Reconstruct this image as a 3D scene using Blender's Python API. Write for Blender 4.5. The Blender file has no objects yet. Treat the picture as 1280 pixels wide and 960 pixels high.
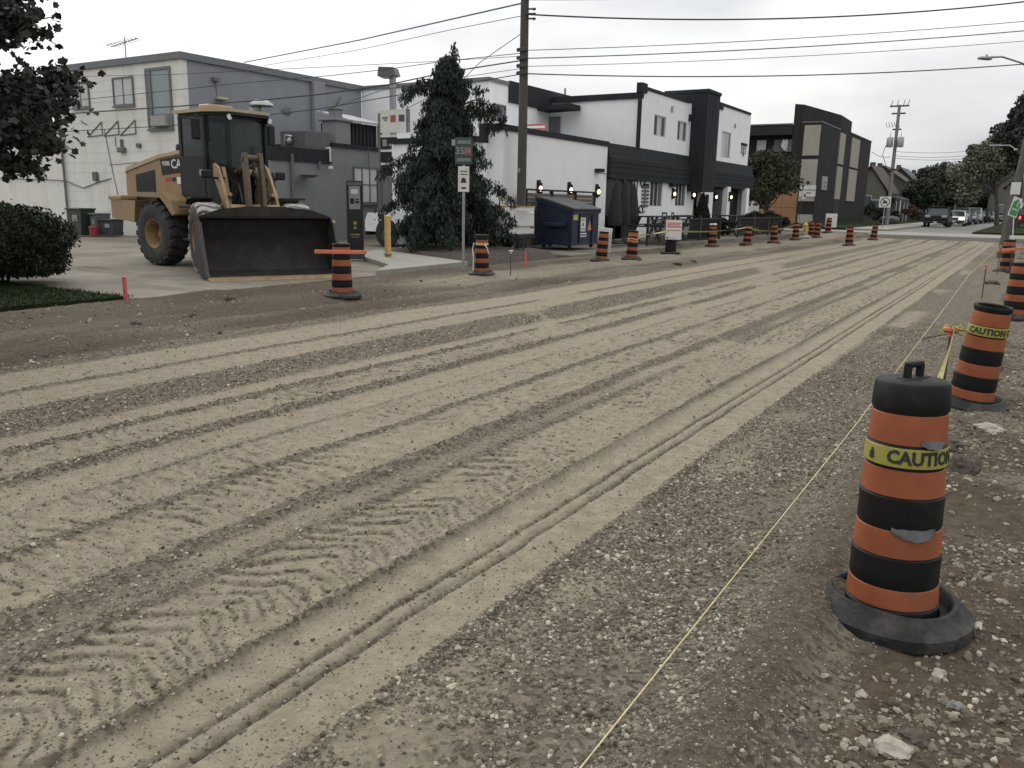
import bpy, math, random
import numpy as np
from mathutils import Vector, Matrix, noise as mnoise

random.seed(7)
RNG = np.random.default_rng(11)
S = bpy.context.scene
COL = S.collection
R = math.radians

# ------------------------------------------------------------------ camera
YAW, PITCH, ROLL, EYE, FPX = 31.55, 12.3, 1.1, 1.65, 1035.0
def cam_basis():
    y, p, r = R(YAW), R(PITCH), R(ROLL)
    fw = Vector((-math.sin(y)*math.cos(p), math.cos(y)*math.cos(p), -math.sin(p)))
    rt = Vector((math.cos(y), math.sin(y), 0)); up = rt.cross(fw)
    return rt*math.cos(r)+up*math.sin(r), up*math.cos(r)-rt*math.sin(r), fw
CR, CU, CF = cam_basis()
cam = bpy.data.objects.new('camera', bpy.data.cameras.new('camera'))
COL.objects.link(cam)
m = Matrix((CR, CU, -CF)).transposed().to_4x4(); m.translation = (0, 0, EYE)
cam.matrix_world = m
cam.data.sensor_width = 36; cam.data.lens = FPX/1280*36
cam.data.clip_start = 0.05; cam.data.clip_end = 3000
S.camera = cam
# survey helpers: sight a feature on a known plane of the street grid (X across, Y along the street)
def sight(u, v): return CR*((u-640)/FPX) + CU*((480-v)/FPX) + CF
def onX(u, v, X): d = sight(u, v); return Vector((0, 0, EYE)) + d*(X/d.x)
def onY(u, v, Y): d = sight(u, v); return Vector((0, 0, EYE)) + d*(Y/d.y)
def onZ(u, v, z=0.0): d = sight(u, v); return Vector((0, 0, EYE)) + d*((z-EYE)/d.z)
def atD(u, v, D): return Vector((0, 0, EYE)) + sight(u, v)*D

# ------------------------------------------------------------------ sky and sun
SUN_EL, SUN_AZ = 34.0, 62.0          # azimuth to the left of the street axis (+Y)
W = bpy.data.worlds.new('World'); S.world = W; W.use_nodes = True
nt = W.node_tree; N = nt.nodes; L = nt.links; N.clear()
out = N.new('ShaderNodeOutputWorld'); bg = N.new('ShaderNodeBackground')
sky = N.new('ShaderNodeTexSky'); sky.sky_type = 'NISHITA'; sky.sun_disc = False
sky.sun_elevation = R(SUN_EL); sky.sun_rotation = R(-SUN_AZ)
sky.air_density = 1.0; sky.dust_density = 4.0; sky.ozone_density = 1.0
hs = N.new('ShaderNodeHueSaturation'); hs.inputs['Saturation'].default_value = 0.12
L.new(sky.outputs[0], hs.inputs['Color'])
tc = N.new('ShaderNodeTexCoord'); mp = N.new('ShaderNodeMapping'); mp.inputs['Scale'].default_value = (1.0, 1.0, 3.4)
L.new(tc.outputs['Generated'], mp.inputs['Vector'])
nz = N.new('ShaderNodeTexNoise'); nz.inputs['Scale'].default_value = 2.2; nz.inputs['Detail'].default_value = 5; nz.inputs['Roughness'].default_value = .52
L.new(mp.outputs[0], nz.inputs['Vector'])
rp = N.new('ShaderNodeValToRGB')
rp.color_ramp.elements[0].position = .39; rp.color_ramp.elements[0].color = (6.5, 6.72, 7.0, 1)
rp.color_ramp.elements[1].position = .61; rp.color_ramp.elements[1].color = (10.0, 9.95, 9.8, 1)
L.new(nz.outputs['Fac'], rp.inputs['Fac'])
mx = N.new('ShaderNodeMix'); mx.data_type = 'RGBA'; mx.inputs['Factor'].default_value = .80
L.new(hs.outputs[0], mx.inputs['A']); L.new(rp.outputs[0], mx.inputs['B'])
# an overcast sky grows steadily brighter from the horizon to the zenith
sx = N.new('ShaderNodeSeparateXYZ'); L.new(tc.outputs['Generated'], sx.inputs[0])
gr = N.new('ShaderNodeMapRange'); gr.inputs['From Min'].default_value = 0; gr.inputs['From Max'].default_value = 1; gr.inputs['To Min'].default_value = .90; gr.inputs['To Max'].default_value = 1.85
L.new(sx.outputs['Z'], gr.inputs['Value'])
vm = N.new('ShaderNodeVectorMath'); vm.operation = 'SCALE'; L.new(mx.outputs['Result'], vm.inputs[0]); L.new(gr.outputs[0], vm.inputs['Scale'])
L.new(vm.outputs[0], bg.inputs['Color']); bg.inputs['Strength'].default_value = 0.10
L.new(bg.outputs[0], out.inputs['Surface'])
sun = bpy.data.objects.new('sun', bpy.data.lights.new('sun', 'SUN')); COL.objects.link(sun)
sun.data.energy = 0.9; sun.data.angle = R(30); sun.data.color = (1, .96, .9)
sd = Vector((-math.sin(R(SUN_AZ))*math.cos(R(SUN_EL)), math.cos(R(SUN_AZ))*math.cos(R(SUN_EL)), math.sin(R(SUN_EL))))
sun.rotation_euler = sd.to_track_quat('Z', 'Y').to_euler()
S.view_settings.view_transform = 'Standard'; S.view_settings.look = 'None'
S.view_settings.exposure = 0.15; S.view_settings.gamma = 1.0

# ------------------------------------------------------------------ materials
MATS = {}
def mat(name, col, rough=.8, metal=0.0, var=.12, vs=6.0, bump=0.0, bs=40.0, col2=None, emit=None, spec=.5, isl=0.0, detail=6, stain=None, stretch=(1, 1, 1), trans=0.0, alpha=1.0):
    if name in MATS: return MATS[name]
    M = bpy.data.materials.new(name); M.use_nodes = True; MATS[name] = M
    t = M.node_tree; n = t.nodes; l = t.links; b = n['Principled BSDF']
    b.inputs['Roughness'].default_value = rough; b.inputs['Metallic'].default_value = metal
    b.inputs['Specular IOR Level'].default_value = spec
    if trans: b.inputs['Transmission Weight'].default_value = trans
    if alpha < 1: b.inputs['Alpha'].default_value = alpha
    c = tuple(col)+(1,)
    tcn = n.new('ShaderNodeTexCoord'); mpn = n.new('ShaderNodeMapping'); mpn.inputs['Scale'].default_value = stretch
    l.new(tcn.outputs['Object'], mpn.inputs['Vector'])
    last = None
    if var > 0:
        no = n.new('ShaderNodeTexNoise'); no.inputs['Scale'].default_value = vs; no.inputs['Detail'].default_value = detail; no.inputs['Roughness'].default_value = .62
        l.new(mpn.outputs[0], no.inputs['Vector'])
        r_ = n.new('ShaderNodeValToRGB'); e = r_.color_ramp.elements
        e[0].position = .32; e[1].position = .70
        lo = col2 if col2 else tuple(x*(1-var) for x in col)
        hi = tuple(min(1, x*(1+var)) for x in col)
        e[0].color = tuple(lo)+(1,); e[1].color = hi+(1,)
        l.new(no.outputs['Fac'], r_.inputs['Fac']); last = r_.outputs[0]
    if stain:                                   # large soft weather stains: (colour, amount, scale, stretch)
        sc, am, ss, st = stain
        m2 = n.new('ShaderNodeMapping'); m2.inputs['Scale'].default_value = st; l.new(tcn.outputs['Object'], m2.inputs['Vector'])
        n2 = n.new('ShaderNodeTexNoise'); n2.inputs['Scale'].default_value = ss; n2.inputs['Detail'].default_value = 8; n2.inputs['Roughness'].default_value = .7
        l.new(m2.outputs[0], n2.inputs['Vector'])
        r2 = n.new('ShaderNodeMapRange'); r2.inputs['From Min'].default_value = .5; r2.inputs['From Max'].default_value = .75; r2.inputs['To Max'].default_value = am
        l.new(n2.outputs['Fac'], r2.inputs['Value'])
        x2 = n.new('ShaderNodeMix'); x2.data_type = 'RGBA'; x2.inputs['B'].default_value = tuple(sc)+(1,)
        l.new(r2.outputs[0], x2.inputs['Factor'])
        if last: l.new(last, x2.inputs['A'])
        else: x2.inputs['A'].default_value = c
        last = x2.outputs['Result']
    if isl > 0:
        g = n.new('ShaderNodeNewGeometry'); mr = n.new('ShaderNodeMapRange')
        mr.inputs['To Min'].default_value = 1-isl; mr.inputs['To Max'].default_value = 1+isl
        l.new(g.outputs['Random Per Island'], mr.inputs['Value'])
        x3 = n.new('ShaderNodeMix'); x3.data_type = 'RGBA'; x3.blend_type = 'MULTIPLY'; x3.inputs['Factor'].default_value = 1
        if last: l.new(last, x3.inputs['A'])
        else: x3.inputs['A'].default_value = c
        cb = n.new('ShaderNodeCombineColor')
        for i in range(3): l.new(mr.outputs[0], cb.inputs[i])
        l.new(cb.outputs[0], x3.inputs['B']); last = x3.outputs['Result']
    if last: l.new(last, b.inputs['Base Color'])
    else: b.inputs['Base Color'].default_value = c
    if bump > 0:
        nb = n.new('ShaderNodeTexNoise'); nb.inputs['Scale'].default_value = bs; nb.inputs['Detail'].default_value = 5
        l.new(mpn.outputs[0], nb.inputs['Vector'])
        bp = n.new('ShaderNodeBump'); bp.inputs['Strength'].default_value = bump; bp.inputs['Distance'].default_value = .02
        l.new(nb.outputs['Fac'], bp.inputs['Height']); l.new(bp.outputs[0], b.inputs['Normal'])
    if emit:
        b.inputs['Emission Color'].default_value = tuple(emit[0])+(1,); b.inputs['Emission Strength'].default_value = emit[1]
    return M

# ------------------------------------------------------------------ mesh builder
class MB:
    def __init__(s): s.v = []; s.f = []
    def add(s, vs, fs, M=None):
        o = len(s.v)
        if M is not None: vs = [M @ Vector(p) for p in vs]
        s.v += [tuple(p) for p in vs]; s.f += [tuple(i+o for i in f) for f in fs]; return s
    def box(s, x0, x1, y0, y1, z0, z1, M=None):
        if x0 > x1: x0, x1 = x1, x0
        if y0 > y1: y0, y1 = y1, y0
        if z0 > z1: z0, z1 = z1, z0
        v = [(x0,y0,z0),(x1,y0,z0),(x1,y1,z0),(x0,y1,z0),(x0,y0,z1),(x1,y0,z1),(x1,y1,z1),(x0,y1,z1)]
        return s.add(v, [(3,2,1,0),(4,5,6,7),(0,1,5,4),(1,2,6,5),(2,3,7,6),(3,0,4,7)], M)
    def bbox(s, x0, x1, y0, y1, z0, z1, b=.02, M=None):      # box with chamfered edges
        if x0 > x1: x0, x1 = x1, x0
        if y0 > y1: y0, y1 = y1, y0
        b = min(b, (x1-x0)*.45, (y1-y0)*.45, (z1-z0)*.45)
        v = []; X=(x0,x1); Y=(y0,y1); Z=(z0,z1); idx = {}
        for i in (0,1):
            for j in (0,1):
                for k in (0,1):
                    sx = b if i==0 else -b; sy = b if j==0 else -b; sz = b if k==0 else -b
                    for a, p in enumerate(((X[i],Y[j]+sy,Z[k]+sz),(X[i]+sx,Y[j],Z[k]+sz),(X[i]+sx,Y[j]+sy,Z[k]))):
                        idx[i,j,k,a] = len(v); v.append(p)
        f = []
        q = [(0,0),(1,0),(1,1),(0,1)]
        for i in (0,1): g=[idx[i,a,c,0] for a,c in q]; f.append(tuple(g if i else g[::-1]))
        for j in (0,1): g=[idx[a,j,c,1] for a,c in q]; f.append(tuple(g[::-1] if j else g))
        for k in (0,1): g=[idx[a,c,k,2] for a,c in q]; f.append(tuple(g if k else g[::-1]))
        for a in (0,1):
            for c in (0,1):
                f.append((idx[a,c,0,0],idx[a,c,1,0],idx[a,c,1,1],idx[a,c,0,1]))
                f.append((idx[a,0,c,0],idx[a,1,c,0],idx[a,1,c,2],idx[a,0,c,2]))
                f.append((idx[0,a,c,1],idx[1,a,c,1],idx[1,a,c,2],idx[0,a,c,2]))
        for i in (0,1):
            for j in (0,1):
                for k in (0,1): f.append((idx[i,j,k,0],idx[i,j,k,1],idx[i,j,k,2]))
        return s.add(v, f, M)
    def cyl(s, p0, p1, r0, r1=None, n=12, cap=True):
        r1 = r0 if r1 is None else r1
        p0, p1 = Vector(p0), Vector(p1); d = (p1-p0)
        if d.length < 1e-6: return s
        q = d.to_track_quat('Z', 'Y'); vs = []
        for p, r in ((p0, r0), (p1, r1)):
            for i in range(n):
                a = 2*math.pi*i/n; vs.append(p + q @ Vector((math.cos(a)*r, math.sin(a)*r, 0)))
        fs = [(i, (i+1) % n, n+(i+1) % n, n+i) for i in range(n)]
        if cap: fs += [tuple(range(n))[::-1], tuple(range(n, 2*n))]
        return s.add(vs, fs)
    def tube(s, pts, r, n=6, cap=True):
        pts = [Vector(p) for p in pts]; k = len(pts); vs = []; fs = []
        rr = r if isinstance(r, (list, tuple)) else [r]*k
        q = None; pd = None
        for i, p in enumerate(pts):
            d = (pts[min(i+1, k-1)]-pts[max(i-1, 0)]).normalized()
            q = d.to_track_quat('Z', 'Y') if q is None else pd.rotation_difference(d) @ q
            pd = d
            for j in range(n):
                a = 2*math.pi*j/n; vs.append(p + q @ Vector((math.cos(a)*rr[i], math.sin(a)*rr[i], 0)))
        for i in range(k-1):
            for j in range(n): fs.append((i*n+j, i*n+(j+1) % n, (i+1)*n+(j+1) % n, (i+1)*n+j))
        if cap: fs += [tuple(range(n))[::-1], tuple(range((k-1)*n, k*n))]
        return s.add(vs, fs)
    def lathe(s, prof, n=24, axis='Z', c=(0,0,0), closed=False, wob=0):
        vs = []; fs = []; k = len(prof)
        for r, z in prof:
            for i in range(n):
                a = 2*math.pi*i/n
                p = (math.cos(a)*r, math.sin(a)*r, z) if axis == 'Z' else ((math.cos(a)*r, z, math.sin(a)*r) if axis == 'Y' else (z, math.cos(a)*r, math.sin(a)*r))
                vs.append((p[0]+c[0], p[1]+c[1], p[2]+c[2]))
        for j in range(k if closed else k-1):
            j2 = (j+1) % k
            for i in range(n): fs.append((j*n+i, j*n+(i+1) % n, j2*n+(i+1) % n, j2*n+i))
        return s.add(vs, fs)
    def prism(s, poly, a0, a1, axis='Y', M=None):            # poly of 2-D points extruded along an axis
        def P(p, a): return {'Y': (p[0], a, p[1]), 'X': (a, p[0], p[1]), 'Z': (p[0], p[1], a)}[axis]
        n = len(poly); vs = [P(p, a0) for p in poly]+[P(p, a1) for p in poly]
        fs = [tuple(range(n))[::-1], tuple(range(n, 2*n))]+[(i, (i+1) % n, n+(i+1) % n, n+i) for i in range(n)]
        return s.add(vs, fs, M)
    def ico(s, c, r, sub=1, jit=0.0, sc=(1,1,1), seed=0):
        rnd = random.Random(seed); t = (1+5**.5)/2
        v = [Vector(p).normalized() for p in ((-1,t,0),(1,t,0),(-1,-t,0),(1,-t,0),(0,-1,t),(0,1,t),(0,-1,-t),(0,1,-t),(t,0,-1),(t,0,1),(-t,0,-1),(-t,0,1))]
        f = [(0,11,5),(0,5,1),(0,1,7),(0,7,10),(0,10,11),(1,5,9),(5,11,4),(11,10,2),(10,7,6),(7,1,8),(3,9,4),(3,4,2),(3,2,6),(3,6,8),(3,8,9),(4,9,5),(2,4,11),(6,2,10),(8,6,7),(9,8,1)]
        for _ in range(sub):
            cache = {}; nf = []
            def mid(a, b):
                k = (min(a,b), max(a,b))
                if k not in cache: cache[k] = len(v); v.append(((v[a]+v[b])*.5).normalized())
                return cache[k]
            for a, b, c_ in f:
                x, y, z = mid(a,b), mid(b,c_), mid(c_,a); nf += [(a,x,z),(b,y,x),(c_,z,y),(x,y,z)]
            f = nf
        vs = []
        for p in v:
            k = r*(1+rnd.uniform(-jit, jit)); vs.append((c[0]+p.x*k*sc[0], c[1]+p.y*k*sc[1], c[2]+p.z*k*sc[2]))
        return s.add(vs, f)
    def xf(s, M): s.v = [tuple(M @ Vector(p)) for p in s.v]; return s
    def mesh(s, name, mtl, smooth=None, off=None):
        me = bpy.data.meshes.new(name)
        v = s.v if off is None else [(p[0]-off[0], p[1]-off[1], p[2]-off[2]) for p in s.v]
        me.from_pydata(v, [], s.f); me.update()
        if smooth is not None:
            me.polygons.foreach_set('use_smooth', [True]*len(me.polygons))
            if smooth < 180: me.set_sharp_from_angle(angle=R(smooth))
        if mtl: me.materials.append(mtl)
        return me

def root_off(o):
    v = Vector((0, 0, 0))
    while o: v += Vector(o.location); o = o.parent
    return v
def tag(o, label, cat, group=None, kind=None):
    if label: o['label'] = label
    if cat: o['category'] = cat
    if group: o['group'] = group
    if kind: o['kind'] = kind
    return o
def thing(name, label, cat, loc=(0,0,0), rz=0.0, group=None, rot=None):
    o = bpy.data.objects.new(name, None); o.empty_display_size = .2; COL.objects.link(o)
    o.location = loc; o.rotation_euler = rot if rot else (0, 0, rz); return tag(o, label, cat, group)
def part(name, mb, mtl, parent=None, smooth=None, world=False, label=None, kind=None):
    me = mb.mesh(name, mtl, smooth, root_off(parent) if (world and parent) else None) if isinstance(mb, MB) else mb
    o = bpy.data.objects.new(name, me); COL.objects.link(o)
    if parent: o.parent = parent
    if label: o['label'] = label
    if kind: o['kind'] = kind
    return o
def solo(name, mb, mtl, label, cat, group=None, smooth=None):   # a thing that is one mesh, origin at its base
    xs = np.array(mb.v); c = Vector((xs[:,0].mean(), xs[:,1].mean(), xs[:,2].min()))
    o = bpy.data.objects.new(name, mb.mesh(name, mtl, smooth, c)); o.location = c; COL.objects.link(o)
    return tag(o, label, cat, group)
def struct(name, mb, mtl, smooth=None, parent=None, kind='structure'):
    o = part(name, mb, mtl, parent, smooth); o['kind'] = kind; return o
def kids(o): return [c for c in COL.objects if c.parent == o]
CH = {}
def copy_tree(o, parent=None):
    c = o.copy(); COL.objects.link(c)
    if parent: c.parent = parent
    for ch in list(o.children): copy_tree(ch, c)
    return c
def text_mb(txt, size, extr=.002, align='CENTER', res=2, bold=.022):     # flat lettering in the local XZ plane (x right, z up), facing -Y
    cu = bpy.data.curves.new('lettering', 'FONT'); cu.body = txt; cu.size = size; cu.extrude = extr; cu.align_x = align; cu.align_y = 'CENTER'; cu.resolution_u = res; cu.offset = size*bold
    ob = bpy.data.objects.new('lettering', cu); COL.objects.link(ob)
    dg = bpy.context.evaluated_depsgraph_get(); me = bpy.data.meshes.new_from_object(ob.evaluated_get(dg))
    mb = MB(); mb.add([(p.co.x, -p.co.z, p.co.y) for p in me.vertices], [tuple(q.vertices) for q in me.polygons])
    bpy.data.objects.remove(ob); bpy.data.meshes.remove(me); bpy.data.curves.remove(cu)
    return mb
def RZ(a): return Matrix.Rotation(a, 4, 'Z')
def TR(x, y, z): return Matrix.Translation((x, y, z))

# ------------------------------------------------------------------ the ground
def vnoise(x, y, seed=0):                       # numpy gradient-free value noise
    xi = np.floor(x).astype(np.int64); yi = np.floor(y).astype(np.int64); fx = x-xi; fy = y-yi
    def h(a, b):
        n = (a*374761393 + b*668265263 + seed*1442695041) & 0x7fffffff
        n = ((n ^ (n >> 13))*1274126177) & 0x7fffffff
        return ((n ^ (n >> 16)) & 0xffff)/65535.0
    u = fx*fx*(3-2*fx); v = fy*fy*(3-2*fy)
    return (h(xi,yi)*(1-u)+h(xi+1,yi)*u)*(1-v)+(h(xi,yi+1)*(1-u)+h(xi+1,yi+1)*u)*v
def fbm(x, y, sc, o=3, seed=0):
    s = 0; a = 1; t = 0; f = 1/sc
    for i in range(o): s = s+a*vnoise(x*f+17.3*i, y*f-9.1*i, seed+i); t += a; a *= .5; f *= 2.03
    return s/t-.5                                # about -0.5..0.5
def sst(a, b, x): t = np.clip((x-a)/(b-a), 0, 1); return t*t*(3-2*t)
def band(x, a, b, e): return sst(a-e, a+e, x)*(1-sst(b-e, b+e, x))

def road(x, y):
    """height, compaction (0 loose gravel .. 1 packed fines; also lowered to paint shade in grooves and lug edges), soil (0..1 dark earth)"""
    wob = .10*fbm(x*0+3, y, 6.0, 2, 5)+.03*fbm(x, y, 1.2, 2, 6)
    xs = x+wob
    fray = .30*fbm(x, y, .35, 3, 31)+.22*fbm(x*3, y*.5, .8, 2, 32)
    z = .030*fbm(x, y, 2.5, 2, 1)+.006*fbm(x, y, .30, 2, 2)
    fine = np.full_like(x, .45)+.9*fbm(x, y, 1.6, 3, 3)
    def lay(f, w, amt): return f*(1-w)+amt*w
    far = sst(16, 34, y)
    # packed wheel path nearest the camera, two narrow grooves down its middle
    xs0 = x+.35*wob
    w = band(xs0, -2.30, -1.72, .022+.01*0); fine = lay(fine, w, .95+.25*fbm(x, y, .9, 3, 8)); z -= .022*w
    lip = np.exp(-((xs0+2.31)/.035)**2)+.8*np.exp(-((xs0+1.70)/.035)**2); z += .012*lip; 
    for gx in (-2.085, -1.985):
        g = np.exp(-((xs0+.02*fbm(x, y, .25, 2, 7)-gx)/.014)**2)*(.75+.6*vnoise(y*2.2, x*0+gx*9, 4)); z -= .022*g; fine -= .95*g*(1-far*.5)  # besides the relief, groove shade is painted in by lowering the compaction
    z += .006*np.exp(-((xs0+2.035)/.02)**2)
    # tread strips: lugs of big tyres
    def lugs(xc, half, pitch, v, amp, seed, curve=0.0, amt=.62, dk=.6):
        nonlocal z, fine
        d = (xs-xc); w = band(d, -half, half, .05)
        ph = (y + v*np.abs(d+.05*fbm(x, y, .8, 2, seed+20)) + curve*d*d + .22*fbm(x, y, .30, 3, seed)+.5*fbm(x, y, 1.7, 2, seed+1))/pitch
        tri = np.abs((ph % 1.0)*2-1)                      # 0..1
        r = sst(.38, .62, tri+.5*fbm(x, y, .07, 2, seed+11))
        brk = sst(-.30, -.04, fbm(x, y, .20, 3, seed+3))*(.35+.65*sst(-.30, -.05, fbm(x, y, 1.4, 2, seed+4)))
        z += w*amp*(r*brk-.4)
        fine = lay(fine, w, amt+.25*fbm(x, y, .5, 3, seed+9))
        edge = w*brk*np.exp(-((tri+.5*fbm(x, y, .07, 2, seed+11)-.44)/.11)**2); fine -= dk*edge*(1-.5*far)*(.5+1.0*vnoise(x*3.1, y*1.7, seed+30))  # lug edges painted darker: shade put into the compaction value
        z += .007*np.exp(-((np.abs(d)-half)/.03)**2); fine -= .45*np.exp(-((np.abs(d)-half)/.025)**2)*(.3+vnoise(y*.8, x*0+xc, seed+31))
    lugs(-2.62, .30, .130, .60, .016, 41, amt=.80, dk=.95)
    lugs(-3.58, .27, .115, -.10, .017, 45, curve=1.5, amt=.86, dk=.88)
    lugs(-4.16, .25, .120, .30, .015, 49, curve=-1.2, amt=.88, dk=.75)
    lugs(-5.22, .22, .130, -.50, .015, 53, amt=.84, dk=.75)
    lugs(-4.64, .15, .110, .6, .006, 55, amt=.92, dk=.35)
    lugs(-7.05, .20, .150, .5, .008, 57, amt=.88, dk=.4)
    # packed strips between
    for a, b, am in ((-4.80, -4.46, .92), (-5.84, -5.55, .80), (-6.98, -6.62, .85), (-8.02, -7.28, .92)):
        w = band(xs, a, b, .07); fine = lay(fine, w, am+.35*fbm(x, y, .7, 3, 71)); z -= .008*w
    # loose windrows, dark and rough
    for xc, hw, h, k in ((-3.26, .075, .040, 1.0), (-2.97, .045, .018, .55), (-3.90, .035, .014, .6), (-4.90, .07, .030, .9), (-5.52, .06, .020, .8), (-7.20, .06, .016, .75), (-6.22, .34, .020, .85), (-8.22, .10, .03, .8)):
        e = np.exp(-np.abs((xs+fray*.18-xc)/hw)**2.6)
        br = .55+.9*vnoise(y*.55, x*0+xc, 61)
        e = e*np.clip(br, 0, 1)
        z += h*e*(.7+1.5*fbm(x, y, .09, 3, 62)); fine -= k*.95*e
    # turning tracks that cross the strips
    for pts, hw, am in ((((-2.7, 6.6), (-2.75, 8.2), (-3.2, 10.2), (-4.3, 12.4), (-5.3, 14.2), (-5.7, 16.5), (-5.5, 20)), .20, .9), (((-5.0, 8.6), (-5.6, 10.0), (-6.9, 12.0), (-7.6, 15)), .18, .9), (((-3.6, 14), (-4.4, 17), (-5.6, 21), (-6.6, 26), (-6.9, 34)), .3, .9)):
        py_ = [p[1] for p in pts]; px_ = [p[0] for p in pts]
        xc = np.interp(y, py_, px_); slope = np.interp(y+.2, py_, px_)-xc
        d = (x-xc)/np.sqrt(1+(slope/.2)**2)
        w = band(d+.5*fbm(x, y, .35, 3, 78), -hw, hw, .12)*sst(.0, .3, vnoise(x*3, y*1.2, 79)+.25)*sst(py_[0], py_[0]+1.2, y)*(1-sst(py_[-1]-1.5, py_[-1], y))
        ph = (y*1.3+.55*np.abs(d)*3)/.2; r = sst(.3, .8, np.abs((ph % 1)*2-1))
        fine = lay(fine, w*.8, am-.30*r*sst(-.1,.1,fbm(x,y,.4,2,77))); z += w*.010*(r-.5)
    # gravel shoulder right of the path
    w = sst(-1.70, -1.62, xs0); fine = lay(fine, w, .06+.35*np.clip(fbm(x, y, .8, 3, 81), 0, 1))
    w2 = w*(1-sst(-1.02, -.9, x)); pat = sst(.05, .22, fbm(x*1.6, y*.6, 1.1, 3, 83)); fine += .55*pat*w2*(1-sst(-1.5,-1.15,x))
    z -= .012*w
    # earth ridge under the string line's right side
    rx = -.63+.06*fbm(x*0, y, 1.2, 2, 91)-.010*(y-3)*(y < 6)
    ridge = np.exp(-np.abs((x-rx)/.185)**2.4); rh = .15*(.75+.5*vnoise(y*.5, x*0, 92))*(1-sst(5.5, 9.5, y)*.75)
    z += ridge*rh*(1+.30*fbm(x, y, .16, 4, 93)); soil = ridge*(.55)*(1-.5*sst(6, 12, y))
    # uneven earth and stone to the right of the ridge
    w = sst(-.50, -.25, x); z += w*(.02+.10*fbm(x, y, .7, 4, 95)+.035*fbm(x, y, .15, 3, 97)); fine = lay(fine, w, .0)
    soil = np.maximum(soil, w*(sst(-.22, .16, fbm(x, y, .85, 3, 96)+.35*sst(0, .9, x))))
    # left verge: dark earth bank up to the lot
    xe = x+.35*fbm(x*0, y, 2.5, 3, 101)
    w = 1-sst(-8.45, -8.15, xe); z += w*(.02+.0*x+.09*fbm(x, y*.6, .8, 4, 103)+.09*fbm(x*1.5, y*.2, 1.1, 3, 107))
    z += -.03*np.exp(-((xe+8.45)/.16)**2)+.05*np.exp(-((xe+8.95)/.22)**2)-.03*np.exp(-((xe+9.5)/.3)**2)+.03*np.exp(-((xe+10.3)/.35)**2)
    fine = lay(fine, w, .22+.3*fbm(x, y*.4, .8, 3, 104)); soil = np.maximum(soil, w*np.clip(.52+.25*np.exp(-((xe+9.4)/.35)**2)-.3*np.exp(-((xe+8.9)/.2)**2)+1.1*fbm(x, y*.35, 1.1, 3, 105), 0, 1))
    pale = band(xe, -11.2, -9.4, .5)*sst(11.5, 15, y); soil = soil*(1-.75*pale); fine = lay(fine, pale*.8, .62)
    z += .05*sst(11.2, 11.85, -x)*(y < 15)
    z -= .30*sst(0, .22, -x-np.where(y < 15, 11.98, 12.33))
    fine = fine+.42*fbm(x, y*.05, .13, 3, 141)+.30*fbm(x, y*.3, .5, 3, 142)
    # broad scuffing far down the street
    fine = fine*(1-.45*far)+far*.45*(.62+1.1*fbm(x, y*.35, 2.0, 3, 110)); 
    # loose-stone roughness
    rough = np.clip(1-fine, 0, 1)*np.clip(1-.6*soil, 0, 1)
    z += rough*(.020*fbm(x, y, .055, 2, 120)+.008*fbm(x, y, .025, 1, 121))*(1-sst(9, 18, np.hypot(x, y)))
    z += np.clip(fine, 0, 1)*(.005*fbm(x, y, .06, 2, 123)+.007*fbm(x, y, .16, 2, 124))
    # the old pavement further on lies a little higher
    z += .30*sst(48, 60, y)
    return z, np.clip(fine, 0, 1), np.clip(soil, 0, 1)

def graded(a, b, f):
    o = [a]
    while o[-1] < b: o.append(o[-1]+f(o[-1]))
    return np.array(o)
GX = graded(-12.6, 3.2, lambda x: .0052*max(2.3, abs(x)*1.12+.4))
GY = graded(-1.0, 56.0, lambda y: .0052*max(2.2, math.hypot(y, 1.7)) if y > .6 else .03)
gx, gy = np.meshgrid(GX, GY); nx, ny = len(GX), len(GY)
gz, gf, gs = road(gx.ravel(), gy.ravel())
me = bpy.data.meshes.new('gravel_road')
co = np.stack([gx.ravel(), gy.ravel(), gz], 1).astype(np.float32)
ii = (np.arange(ny-1)[:, None]*nx+np.arange(nx-1)[None, :]).ravel()
quads = np.stack([ii, ii+1, ii+1+nx, ii+nx], 1).astype(np.int32)
me.vertices.add(len(co)); me.vertices.foreach_set('co', co.ravel())
me.loops.add(quads.size); me.loops.foreach_set('vertex_index', quads.ravel())
me.polygons.add(len(quads)); me.polygons.foreach_set('loop_start', np.arange(0, quads.size, 4, dtype=np.int32))
me.polygons.foreach_set('use_smooth', np.ones(len(quads), bool)); me.update(calc_edges=True); me.validate()
for nm, arr in (('packed', gf), ('soil', gs)):
    at = me.attributes.new(nm, 'FLOAT', 'POINT'); at.data.foreach_set('value', arr.astype(np.float32))

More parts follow.
